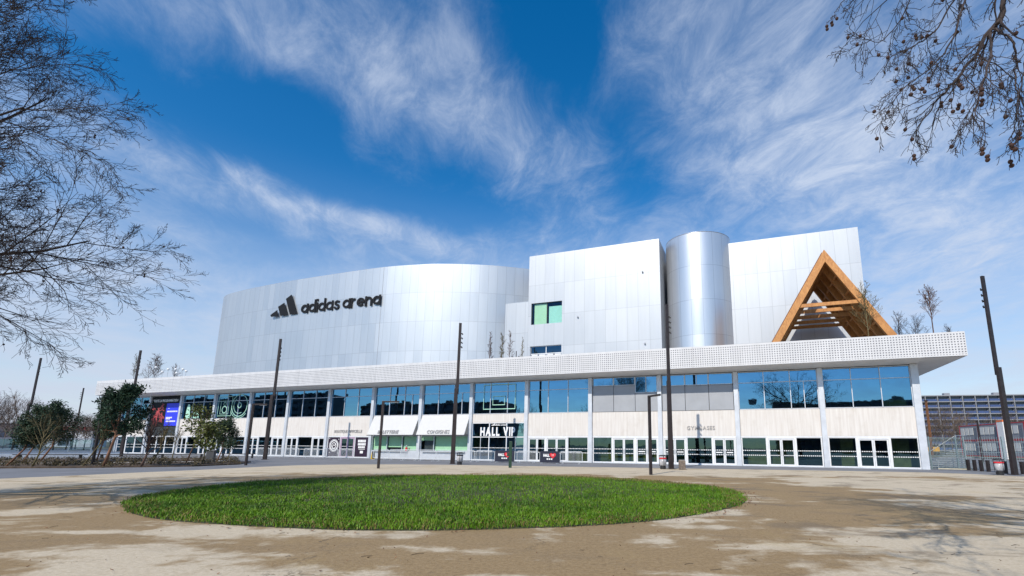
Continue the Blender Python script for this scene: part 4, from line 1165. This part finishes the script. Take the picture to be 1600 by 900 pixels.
# ------------------------------------------------------------------ far buildings
def apartment(name, label, loc, rz, wd, storeys, dp, wall, infill, bay=5.2, sh=3.0):
    t = thing(name, label, 'building', loc, rz)
    MB().box(0, wd, 0, dp, 0, storeys*sh+.9).obj('wall', wall, t)
    m_ = MB()
    for s_ in range(storeys+1): m_.box(-.1, wd+.1, -1.3, -.003, s_*sh-.22+.5, s_*sh+.22+.5)
    m_.obj('balcony_slabs', wall, t)
    m_ = MB(); g = MB()
    n = int(wd/bay)
    for s_ in range(storeys):
        for k in range(n):
            x = k*wd/n
            m_.box(x+.5, x+wd/n-.5, -1.25, -1.18, s_*sh+.75, s_*sh+1.75)
            g.box(x+.5, x+wd/n-.5, -.06, -.004, s_*sh+.75, s_*sh+3.0)
    m_.obj('balcony_fronts', infill, t); g.obj('windows', mat('far_dark_window', (.03, .04, .07), .2), t)
    p_ = MB()
    for k in range(n+1): p_.box(k*wd/n-.16, k*wd/n+.16, -1.28, -.002, 0, storeys*sh+.45)
    p_.obj('dividing_walls', wall, t)
    m_ = MB()
    for k in range(int(wd/22)+1): x = 6+22*k; m_.box(x, x+2.6, dp*.4, dp*.4+2, storeys*sh+.9, storeys*sh+2.4)
    m_.obj('chimneys', wall, t)
    return t
q0, q1 = at(1395, 690, 250), at(1720, 690, 232)
dv2 = Vector((q1.x-q0.x, q1.y-q0.y)); 
apartment('apartment_block', 'long grey apartment block with blue balconies far behind the site cabins', (q0.x, q0.y, 0), math.atan2(dv2.y, dv2.x), dv2.length, 9, 12, mat('grey_brown_facade', (.25, .26, .29), .8, var=.1), mat('blue_balcony', (.05, .085, .21), .5, var=.2))
DIMW = mat('dim_facade', (.12, .115, .11), .8); DIMI = mat('dim_infill', (.10, .10, .10), .6); BRW = mat('brown_facade', (.13, .10, .08), .8)
for s_, wd_, st_, mt_, lab in ((5, 66, 5, DIMW, 'added grey apartment block out of view behind the viewer, mirrored in the right windows'),
                               (178, 72, 6, BRW, 'added brown apartment block out of view behind the viewer, mirrored above the awnings'),
                               (330, 130, 8, DIMW, 'added long dark apartment block out of view behind the viewer, mirrored in the left windows')):
    q_ = W(-s_+wd_, -128); apartment('added_opposite_block', lab, (q_.x, q_.y, 0), ROTZ+math.pi, wd_, st_, 12, mt_, DIMI)  # invented blocks out of view, added so the windows have something to reflect
p = at(104, 690, 150)
t = thing('distant_hall', 'low white hall with red roof edge far behind the evergreen', 'building', (p.x, p.y, 0), .3)
MB().box(-6, 6, 0, 8, 0, 5.0).obj('wall', mat('far_white_wall', (.55, .56, .60), .7), t); MB().box(-6.3, 5.2, -.4, 8.2, 5.0, 6.2).obj('roof_edge', mat('far_red', (.35, .03, .04), .6), t)
MB().box(-2, 1.5, -.1, -.003, .5, 3.2).obj('door', INTD, t)
p = at(-8, 690, 120); t = thing('distant_building', 'dark low building at the left picture edge', 'building', (p.x-6, p.y, 0), .2)
MB().box(-6, 8, 0, 8, 0, 6).obj('wall', mat('far_dark_wall', (.06, .055, .07), .8), t); MB().box(-6.3, 8.3, -.3, 8.3, 6, 6.5).obj('roof', GREYP, t)
m_ = MB()
for k in range(5): m_.box(-5+2.5*k, -3.4+2.5*k, -.05, -.004, 2.6, 4.2)
m_.obj('windows', mat('far_dark_window'), t)
# balustrade and low white wall behind the beds
p, q = onz(-60, 716), onz(186, 713.5); l = math.dist((p.x, p.y), (q.x, q.y)); a = math.atan2(q.y-p.y, q.x-p.x)
t = thing('low_wall', 'long low white wall behind the planting beds', 'wall', (p.x, p.y, 0), a); MB().box(0, l, 0, .3, 0, .55).obj('wall', WHITE, t); MB().box(-.02, l+.02, -.03, .33, .55, .6).obj('coping', GREYP, t)
p, q = onz(-60, 713.5), onz(196, 711.5); l = math.dist((p.x, p.y), (q.x, q.y)); a = math.atan2(q.y-p.y, q.x-p.x)
t = thing('glass_balustrade', 'long pale glass balustrade with steel rail behind the low wall', 'balustrade', (p.x, p.y, 0), a)
MB().tube([(0, 0, 2.0), (l, 0, 2.0)], .05, 6).obj('rail', GALV, t)
m_ = MB()
for k in range(int(l/2)+1): m_.box(2*k-.04, 2*k+.04, -.04, .04, 0, 2.0)
m_.obj('posts', GALV, t); panes(MB(), [2*k+.06 for k in range(int(l/2)+1)], [.1, 1.9]).obj('glass_panels', glass('pale_glass', (.65, .75, .78), .22), t)

# ================================================================== trees
BARK = mat('dark_plane_bark', (.036, .026, .025), .9, var=.35, vscale=2.0)
BARK2 = mat('olive_bark', (.13, .105, .05), .9, var=.3, vscale=3)
BARK3 = mat('reddish_bark', (.105, .060, .045), .9, var=.3, vscale=3)
BARKP = mat('pine_bark', (.20, .10, .06), .9, var=.3, vscale=3)
def branch(mb, rg, p, d, L_, r, lvl, cfg, tips=None):
    """one limb with its side shoots, grown recursively"""
    n = cfg['seg'][lvl]; pts = [p.copy()]; rad = [r]; d = d.normalized()
    for k in range(n):
        d = (d + Vector((rg.gauss(0, 1), rg.gauss(0, 1), rg.gauss(0, 1)))*cfg['wob'][lvl] + Vector((0, 0, cfg['trop'][lvl]))).normalized()
        p = p + d*(L_/n); pts.append(p.copy()); rad.append(max(cfg['rmin'], r*(1-(k+1)/n*cfg['taper'])))
    mb.tube(pts, rad, cfg['sides'][lvl], caps=False)
    if lvl+1 >= len(cfg['seg']):
        if tips is not None: tips.append(pts[-1])
        return
    for c in range(cfg['kids'][lvl]):
        t = cfg['from'][lvl] + (1-cfg['from'][lvl])*(c+rg.random())/cfg['kids'][lvl]
        k = min(n-1, int(t*n)); f = t*n-k
        q = pts[k].lerp(pts[k+1], f); dd = (pts[k+1]-pts[k]).normalized()
        ax = dd.orthogonal().normalized(); ax.rotate(Matrix.Rotation(rg.uniform(0, 2*math.pi), 3, dd))
        ang = cfg['ang'][lvl]*rg.uniform(.7, 1.3)
        nd = dd*math.cos(ang) + ax*math.sin(ang)
        branch(mb, rg, q, nd, L_*cfg['len'][lvl]*rg.uniform(.6, 1.2)*(1.12-.5*t), max(cfg['rmin'], rad[k]*cfg['rk'][lvl]), lvl+1, cfg, tips)
BALL = None
def ball_mesh(r, drop):
    mb = MB()
    mb.lathe([(.2*r, -.98*r), (.75*r, -.66*r), (r, 0), (.75*r, .66*r), (.2*r, .98*r)], 7)
    mb.tube([(0, 0, .8*r), (.003, 0, drop*.5), (0, 0, drop)], .0022, 3, caps=False)
    me = bpy.data.meshes.new('seed_ball'); me.from_pydata(mb.v, [], mb.f); me.materials.append(mat('dark_seed_ball', (.055, .028, .022), .95, var=.4, vscale=60)); return me
def hang_balls(parent, rg, tips, n, r, drop=.12):
    me = ball_mesh(r, drop); k = 0
    for q in rg.sample(tips, min(n, len(tips))):
        for j in range(rg.choice((1, 1, 2))):
            if k >= 96: return
            o = bpy.data.objects.new('seed_ball', me); COL.objects.link(o); o.parent = parent; k += 1
            o.location = q + Vector((rg.gauss(0, .004), rg.gauss(0, .004), -drop+j*-r*1.9)); o.rotation_euler = (rg.gauss(0, .2), rg.gauss(0, .2), 0)

PLANE = dict(seg=(7, 6, 5, 4, 3), wob=(.07, .09, .11, .13, .15), trop=(.02, .015, .01, .0, .0), rmin=.0048, taper=.82, sides=(7, 5, 4, 3, 3),
             kids=(13, 9, 7, 4), **{'from': (.22, .12, .1, .1)}, ang=(.7, .65, .65, .7), len=(.50, .50, .50, .5), rk=(.5, .55, .6, .65))
def plane_tree(label, loc, seed, h0, limbs, cfg, trunk_r=.32, lean=(0, 0)):
    rg = random.Random(seed)
    t = thing('plane_tree', label, 'tree', loc)
    tr = MB(); top = Vector((lean[0], lean[1], h0))
    tr.tube([(0, 0, -.05), (0, 0, .3), (lean[0]*.3, lean[1]*.3, h0*.4), top], [trunk_r*1.5, trunk_r*1.05, trunk_r*.95, trunk_r*.8], 12)
    tr.obj('trunk', BARK, t, smooth=True)
    cr = MB(); tips = []
    for (d, L_, z0) in limbs:
        base = Vector((lean[0], lean[1], h0))*(z0) if z0 <= 1 else Vector((lean[0], lean[1], h0*1.0))
        branch(cr, rg, base, Vector(d), L_, trunk_r*.30, 0, cfg, tips)
    o = cr.obj('crown', BARK, t)
    return t, tips, rg, o
def ring_limbs(seed, n, L_, up0=.1, up1=1.2):
    rg = random.Random(seed); out = []
    for k in range(n):
        a = 2*math.pi*k/n + rg.uniform(-.25, .25); e = up0+(up1-up0)*((k*.618) % 1)
        out.append(((math.cos(a), math.sin(a), e), L_*rg.uniform(.85, 1.1), .55+.45*rg.random()))
    out.append(((.05, .02, 1), L_*.95, 1)); return out
# left plane tree: trunk just outside the picture, its fine bare crown reaching in
lm = [((1, .1, .0), 8.2, .85), ((1, -.25, .12), 8.2, .88), ((.9, .35, .24), 8.4, .9), ((1, 0, .42), 9.0, .95), ((.8, -.4, .75), 8.6, 1), ((.8, .3, .85), 8.8, 1), ((.45, .1, 1.1), 9.0, 1), ((.9, .1, .72), 9.2, 1), ((.75, -.2, .95), 9.6, 1), ((.7, .25, 1.1), 9.4, 1), ((.2, -.5, 1), 8, 1),
      ((-.6, .3, .8), 7.5, 1), ((-.7, -.5, .5), 7.5, .9), ((0, .8, .6), 7, .9), ((.1, -.9, .4), 7.5, .85), ((-.9, .1, .2), 7, .8)]
LT, tips, rg, _ = plane_tree('big bare plane tree at the left edge with dense fine twigs', (-22.0, 10.9, 0), 21, 6.2, lm, PLANE, .36)
hang_balls(LT, rg, [q for q in tips if q.x > 1.5], 70, .032)
plane_tree('added bare plane tree, unseen just behind the viewer, throwing streaked branch shadows on the right foreground', (3.2, -4.6, 0), 5, 5.0, ring_limbs(5, 9, 6.2, .3, 1.3), dict(PLANE, kids=(6, 5, 4, 3)), .24)  # unseen tree added to throw branch shadows on the right foreground
# right plane tree: drooping branches with seed balls hang into the top right corner
RT = thing('plane_tree', 'bare plane tree whose ball-hung twigs droop into the top right corner', 'tree', (8.6, 1.6, 0))
o0 = Vector(RT.location)
tr = MB(); tr.tube([(0, 0, -.05), (0, 0, .3), (-.1, .05, 3), (-.3, .2, 6.0), (-.5, .3, 8.5)], [.42, .32, .28, .22, .12], 12); tr.obj('trunk', BARK, RT, smooth=True)
TW = dict(seg=(6, 5, 4), wob=(.16, .20, .24), trop=(-.05, -.06, -.03), rmin=.0026, taper=.6, sides=(4, 3, 3), kids=(5, 4), **{'from': (.1, .15)}, ang=(.6, .7), len=(.55, .55), rk=(.6, .65))
cr = MB(); tips = []; rg = random.Random(77)
def limb(px, r0, r1, Y, first=None, shoots=7, L_=.75, droop=-.35):
    pts = [at(a, b, Y+c)-o0 for a, b, c in px]
    if first is not None: pts = [Vector(first)] + pts
    P = [Vector(q) for q in spline([tuple(q) for q in pts], 5)]
    n = len(P); rad = [r0+(r1-r0)*k/(n-1) for k in range(n)]
    cr.tube([tuple(q + Vector((rg.gauss(0, .008), 0, rg.gauss(0, .008)))) for q in P], rad, 6, caps=False)
    for k in range(shoots):
        f = .25+.75*(k+rg.random())/shoots; i = min(n-2, int(f*(n-1)))
        d = (P[i+1]-P[i]).normalized(); sd = d.orthogonal(); sd.rotate(Matrix.Rotation(rg.uniform(0, 6.28), 3, d))
        branch(cr, rg, P[i], d*.7+sd.normalized()*.7+Vector((-.1, 0, droop)), L_*rg.uniform(.6, 1.2), max(.0035, rad[i]*.5), 0, TW, tips)
    branch(cr, rg, P[-1], (P[-1]-P[-2]).normalized(), L_*.7, r1, 0, TW, tips)
crotch = (-.3, .2, 6.0)
limb([(1600, -150, .0), (1572, -40, .1), (1566, 20, .1), (1545, 50, .2), (1520, 90, .3), (1490, 130, .3), (1465, 155, .4), (1440, 190, .5)], .036, .006, 4.4, crotch, 20, .55)
limb([(1548, 48, .2), (1548, 85, .0), (1540, 120, -.1), (1530, 150, -.1), (1522, 185, -.2)], .015, .005, 4.4, None, 13, .5)
limb([(1552, 46, .2), (1580, 62, .1), (1588, 90, .1), (1585, 125, 0), (1592, 150, 0), (1608, 185, 0)], .012, .005, 4.3, None, 9, .45)
limb([(1540, -160, .6), (1520, -60, .6), (1490, 0, .7), (1460, 50, .8), (1430, 70, .8), (1400, 85, .8)], .016, .005, 4.4, crotch, 17, .5)
limb([(1500, -170, .8), (1470, -70, .9), (1430, -10, .9), (1400, 40, 1.0), (1375, 65, 1.0), (1352, 60, 1.0)], .012, .004, 4.4, crotch, 10, .38)
limb([(1520, -40, .5), (1500, 30, .4), (1480, 75, .4), (1450, 110, .4), (1415, 135, .4), (1395, 160, .4)], .012, .004, 4.4, None, 16, .5)
limb([(1440, -170, 1.0), (1400, -90, 1.1), (1350, -30, 1.2), (1318, 0, 1.2), (1305, 20, 1.2)], .010, .004, 4.4, crotch, 4, .22)
limb([(1640, -100, -.3), (1620, 0, -.3), (1605, 60, -.3), (1600, 110, -.3), (1590, 160, -.3)], .012, .004, 4.2, crotch, 8, .45)
main_crown = cr
for k in range(11):
    a_ = k*2.4; e_ = .45+.75*((k*.618) % 1)
    branch(cr, rg, Vector((-.35, .25, 6.6+.15*k)), Vector((math.cos(a_), math.sin(a_), e_)), 7.2, .10, 0, dict(PLANE, kids=(9, 7, 5, 3)))
cr.obj('crown', BARK, RT)
hang_balls(RT, rg, tips, 84, .022, .07)

# young trees of the planting beds ------------------------------------------------
def leaf_mat(name, a, b_):
    m, w, b = new_mat(name); 
    at_ = w.n('ShaderNodeAttribute', attribute_name='tone').outputs['Fac']
    w.set(b.inputs['Base Color'], w.mix(at_, (*a, 1), (*b_, 1))); b.inputs['Roughness'].default_value = .6; b.inputs['Specular IOR Level'].default_value = .3
    return m
PINEL = leaf_mat('pine_needles', (.008, .026, .016), (.03, .062, .028))
HOLM = leaf_mat('evergreen_leaves', (.012, .032, .019), (.042, .072, .034))
YOUNG = leaf_mat('yellow_green_leaves', (.06, .085, .022), (.13, .14, .035))
HEDGE = leaf_mat('low_hedge_leaves', (.05, .042, .022), (.11, .085, .04))
def leaves(name, centres, m, parent, seed, n, size, spread, needle=False):
    """many small leaf faces (or needle tufts) gathered round the twig ends"""
    g = np.random.default_rng(seed); C_ = np.array([tuple(c) for c in centres])
    idx = g.integers(0, len(C_), n); c = C_[idx] + g.normal(0, spread, (n, 3))
    d = g.normal(0, 1, (n, 3)); d[:, 2] += .5; d /= np.linalg.norm(d, axis=1)[:, None]
    e = np.cross(d, g.normal(0, 1, (n, 3))); e /= np.linalg.norm(e, axis=1)[:, None]
    L_ = size*(.6+.8*g.random(n))[:, None]; wd = L_*(.16 if needle else .42)
    V = np.stack((c, c+d*L_*.5+e*wd, c+d*L_, c+d*L_*.5-e*wd), 1)
    me = bpy.data.meshes.new(name); me.vertices.add(n*4); me.vertices.foreach_set('co', V.ravel()); me.loops.add(n*4); me.loops.foreach_set('vertex_index', np.arange(n*4))
    me.polygons.add(n); me.polygons.foreach_set('loop_start', np.arange(n)*4); me.update(calc_edges=True)
    tone = np.clip(g.random(len(C_))[idx]*.6+g.random(n)*.5, 0, 1)
    a = me.attributes.new('tone', 'FLOAT', 'POINT'); a.data.foreach_set('value', np.repeat(tone, 4).astype(np.float32))
    me.materials.append(m); o = bpy.data.objects.new(name, me); COL.objects.link(o); o.parent = parent
    return o
def young_tree(name, label, px, py, h, r, seed, kind, lean=0.0, group=None, bark=BARK3, stem=.35, loc=None, tr=.06, forks=5, fit=True, top=None, hw=None):
    p = onz(px, py) if loc is None else loc
    if top is not None:
        h = at(px, top, p.y).z; r = hw*p.y/F_PX
    rg = random.Random(seed); t = thing(name, label, 'tree', (p.x, p.y, p.z), 0, group)
    tm = MB(); hs = h*stem
    tm.tube([(0, 0, 0), (lean*.5, 0, hs*.5), (lean, 0, hs), (lean*1.3, 0, h*.8)], [tr, tr*.9, tr*.75, tr*.25], 7); tm.obj('trunk', bark, t, smooth=True)
    cfg = dict(seg=(5, 4, 3), wob=(.12, .18, .22), trop=(.06, .05, .04), rmin=max(.005, h*.0014), taper=.75, sides=(4, 3, 3), kids=(7, 5), **{'from': (.15, .1)}, ang=(.55, .65), len=(.5, .5), rk=(.55, .6))
    cm = MB(); tips = []
    n = forks+4
    for k in range(n):
        f = k/(n-1); z = hs+(h*.8-hs)*f*.9; a = k*2.4+rg.uniform(-.4, .4); up = {'pine': .25+1.0*f, 'holm': .5+.8*f, 'bare': 1.0+1.3*f, 'upright': 2.2+2*f, 'leafy': .5+1.0*f}[kind]
        prof = {'pine': 1.15-.8*f, 'holm': 1.1-.7*f, 'bare': 1.05-.3*f, 'upright': 1.2-.5*f, 'leafy': .9-.35*f}[kind]
        L_ = r*prof*rg.uniform(.85, 1.15)*math.sqrt(1+min(up, 1.5)**2)*.9
        branch(cm, rg, Vector((lean*(1+.3*f), 0, z)), Vector((math.cos(a), math.sin(a), up)), L_, tr*.45, 0, cfg, tips)
    cm.obj('branches', bark, t)
    zm = max(q.z for q in tips); hr = sorted(math.hypot(q.x-lean, q.y) for q in tips)[int(len(tips)*.93)]
    if fit: t.scale = (r/hr, r/hr, h/zm)
    S = h/6
    if kind == 'pine': leaves('crown', tips, PINEL, t, seed, 8500, .20, .13, True)
    if kind == 'holm': leaves('crown', tips, HOLM, t, seed, 7500, .12*max(.7, S), .15)
    if kind == 'leafy': leaves('crown', tips, YOUNG, t, seed, 900, .15, .15)
    return t
G1 = 'young trees in the planting beds'
young_tree('evergreen_oak', 'bushy dark evergreen tree at far left behind an olive bare tree', 34, 724, 6.6, 2.6, 1, 'holm', .8, G1, BARKP, .32, top=627, hw=30)
young_tree('evergreen_oak', 'lower dark evergreen at the left of the olive bare tree', 8, 730, 4.6, 1.9, 2, 'holm', .9, G1, BARKP, .36, top=655, hw=20)
young_tree('evergreen_oak', 'dark evergreen at the right of the olive bare tree', 62, 722, 5.8, 2.5, 31, 'holm', .6, G1, BARKP, .3, top=640, hw=30)
young_tree('bare_tree', 'olive-twigged bare tree spreading in front of the dark evergreens', 49, 731, 5.2, 2.2, 3, 'bare', .3, G1, BARK2, .28, forks=8, top=640, hw=30)
young_tree('pine_tree', 'biggest pine, with leaning reddish trunk, before the far end of the arena', 161, 730.5, 6.8, 2.1, 4, 'pine', .42, G1, BARKP, .33, tr=.09, forks=8, top=606, hw=34)
young_tree('pine_tree', 'smaller dark pine just left of the biggest pine', 150, 722, 5.2, 1.5, 6, 'pine', .3, G1, BARKP, .4, top=648, hw=20)
young_tree('bare_tree', 'thin bare sapling left of the black lamp post', 128, 730, 4.4, 1.0, 7, 'upright', .8, G1, BARK2, .45, tr=.045, top=650, hw=14)
young_tree('bare_tree', 'dense reddish bare tree in front of the programme poster', 220, 730, 5.0, 1.5, 8, 'bare', .25, G1, BARK3, .25, tr=.08, forks=14, top=640, hw=22)
young_tree('bare_tree', 'slim olive bare tree right behind the reddish one', 233, 727, 4.6, 1.0, 9, 'upright', .5, G1, BARK2, .35, tr=.05, top=655, hw=14)
young_tree('bare_tree', 'small bare sapling below the poster corner', 267, 723, 3.8, .9, 10, 'bare', .1, G1, BARK2, .4, tr=.04, top=665, hw=13)
young_tree('leafy_tree', 'young tree with sparse yellow-green leaves before the poster edge', 291, 722, 5.6, 1.2, 12, 'leafy', .5, G1, BARK3, .38, tr=.05, forks=7, top=632, hw=20)
young_tree('leafy_tree', 'lower yellow-green tree left of the round evergreen', 316, 726, 3.9, .85, 13, 'leafy', .05, G1, BARK2, .3, tr=.04, forks=8, top=660, hw=15)
young_tree('evergreen_oak', 'rounded small evergreen nearest the end of the bed', 338, 723, 3.9, 1.3, 14, 'holm', .3, G1, BARKP, .28, tr=.05, top=655, hw=20)
young_tree('bare_tree', 'bare multi-stemmed sapling right of the round evergreen', 354, 719, 4.9, .9, 15, 'upright', .2, G1, BARK2, .2, tr=.04, top=660, hw=13)
# low hedges and ground cover in the beds
hc = []; rg = random.Random(8)
for k in range(420):
    px = rg.uniform(-40, 372); q = onz(px, rg.uniform(723.5, 731) - max(0, px-150)*.012 if rg.random() < .6 else rg.uniform(718, 722.5)-max(0, px-150)*.010); hc.append((q.x, q.y, .16))
tag(leaves('ground_cover', hc, HEDGE, None, 5, 12000, .08, .11), 'low brown and green ground cover plants filling the beds', 'ground cover', kind='stuff')

# roof terrace trees ---------------------------------------------------------------
def roof_tree(px, y, z0, ztop_px, r, seed, label, bark=BARK3, kind='upright', stem=.3, forks=6):
    x, _ = onf(px, 560, y); _, zt_ = onf(px, ztop_px, y); w_ = W(x, y, z0)
    young_tree('roof_tree', label, 0, 0, (zt_-z0)/.98, r, seed, kind, 0.0, 'small bare trees on the roof terrace', bark, stem, loc=w_, tr=.045, forks=forks)
roof_tree(214, 2, 9.3, 553, .7, 51, 'greenish roof sapling right behind the far mast', BARK2)
roof_tree(246, 2, 9.3, 552, 1.0, 52, 'dense bare roof tree near the far end of the terrace', forks=12)
roof_tree(236, 5, 9.3, 571, 1.2, 53, 'low wide bare shrub beside the dense roof tree', kind='bare')
roof_tree(277, 2, 9.3, 567, .9, 54, 'small bare roof tree among white globes')
roof_tree(765, 3, 9.3, 519, .45, 55, 'pinkish bare roof sapling at the left of the row beside the annex', BARK3)
roof_tree(784, 5, 9.3, 521, .4, 56, 'thin grey roof sapling second in the row beside the annex', BARK2)
roof_tree(796, 3, 9.3, 517, .5, 57, 'pinkish bare roof sapling third in the row beside the annex', BARK3)
roof_tree(816, 4, 9.3, 527, .35, 58, 'small grey roof sapling nearest the lower block window', BARK2)
roof_tree(1361, -1.5, 9.3, 438, 1.0, 59, 'bare roof tree staked in front of the timber frame leg', BARK2, forks=10)
roof_tree(1464, -1.2, 9.3, 444, .75, 60, 'tallest lone bare roof tree near the canopy corner', BARK3, stem=.42, forks=9)
roof_tree(1436, 3, 9.3, 488, 1.5, 61, 'wide bluish bare shrub between the two staked roof trees', BARK, 'bare', .15, 10)
roof_tree(1410, 4, 9.3, 485, .7, 62, 'slim bare roof shrub right of the timber frame', BARK)
roof_tree(1490, 1, 9.3, 505, .5, 63, 'tiny bare roof shrub at the canopy corner', BARK)
t = thing('roof_chair', 'black tubular terrace seat poking over the parapet', 'seat', W(onf(806, 552, 0)[0], 0, 9.3), ROTZ)
m_ = MB(); m_.tube([(-.35, 0, 0), (-.38, 0, 1.9)], .09, 8); m_.tube([(.35, 0, 0), (.38, 0, 1.9)], .09, 8); m_.tube([(0, .1, 0), (0, .1, 2.5)], .05, 8); m_.obj('uprights', BLACKM, t)
MB().box(-.34, .34, -.1, .2, 1.0, 1.25).obj('cross_piece', BLACKM, t, bevel=.03)
for k, (px, py) in enumerate(((244, 574), (254, 581), (263, 577), (275, 577), (276, 583), (286, 577), (291, 580))):
    x, z = onf(px, py, 1.0); t = thing('globe_lamp', ('leftmost', 'second', 'third', 'fourth', 'fifth, lowest', 'sixth', 'rightmost')[k]+' of the small white globes along the far roof edge', 'globe lamp', W(x, 1.0, 9.3), 0, 'white globe lamps on the roof terrace')
    MB().tube([(0, 0, 0), (0, 0, z-9.3)], .025, 5).obj('stem', GALV, t); MB().lathe([(.05, z-9.46), (.16, z-9.42), (.2, z-9.3), (.16, z-9.18), (.05, z-9.14)], 12).obj('globe', LETW, t, smooth=True)

# far bare trees, one prototype of each kind and copies ---------------------------------
def far_tree(label, seed, loc, h, r, bark): 
    return young_tree('bare_tree', label, 0, 0, h, r, seed, 'bare', 0, 'bare trees in the distance', bark, .25, loc=Vector(loc), tr=.12, forks=14)
FARB = mat('far_brown_twigs', (.13, .095, .075), .95, var=.25)
pr = None
spots = [(1452, 128, 'behind the gate, nearest the arena corner'), (1464, 140, 'behind the gate, second from the corner'), (1476, 125, 'behind the gate, before the apartment block'), (1488, 138, 'behind the gate, fourth from the corner'), (1499, 126, 'left of the site cabins'), (1512, 150, 'behind the left site cabin'), (1532, 155, 'behind the second site cabin'), (1556, 150, 'behind the site cabins near the mast'), (1582, 152, 'behind the site cabins right of the mast'), (1601, 150, 'behind the site cabins at the picture edge')]
for k, (px, Y, lab) in enumerate(spots):
    p = at(px, 695, Y); loc = Vector((p.x, p.y, 0))
    if pr is None: pr = far_tree('brown bare tree ' + lab, 71, loc, 9, 4.0, FARB)
    else: copy_tree(pr, loc=loc, rz=k*1.7, label='brown bare tree ' + lab, scale=(1, 1, .8+.35*((k*.37) % 1)))
for k, px in enumerate((-30, -12, 5, 20, 62, 84, 104, 118, 132, 146, 158, 172, 184)):
    p = at(px, 695, 95+18*((k*.41) % 1)); lab = ['first','second','third','fourth','fifth','sixth','seventh','eighth','ninth','tenth','eleventh','twelfth','thirteenth'][k]
    copy_tree(pr, loc=Vector((p.x, p.y, 0)), rz=k*2.3, label=f'{lab} brown bare tree from the left in the distant row behind the balustrade', scale=(1.0, 1.0, .62 if k > 3 else .95))
bg = far_tree('added bare street tree, unseen behind the viewer, mirrored in the right windows', 81, W(-20, -95), 14, 5, BARK)  # this tree and its copies are unseen, added for the glass to reflect
for k, (s_, d_, lab) in enumerate(((42, -88, 'second'), (58, -92, 'third'), (76, -86, 'fourth'), (98, -96, 'fifth'))):
    copy_tree(bg, loc=W(-s_, d_), rz=k*1.9+1, label=lab+' added bare street tree, unseen behind the viewer from the right, mirrored in the glass')
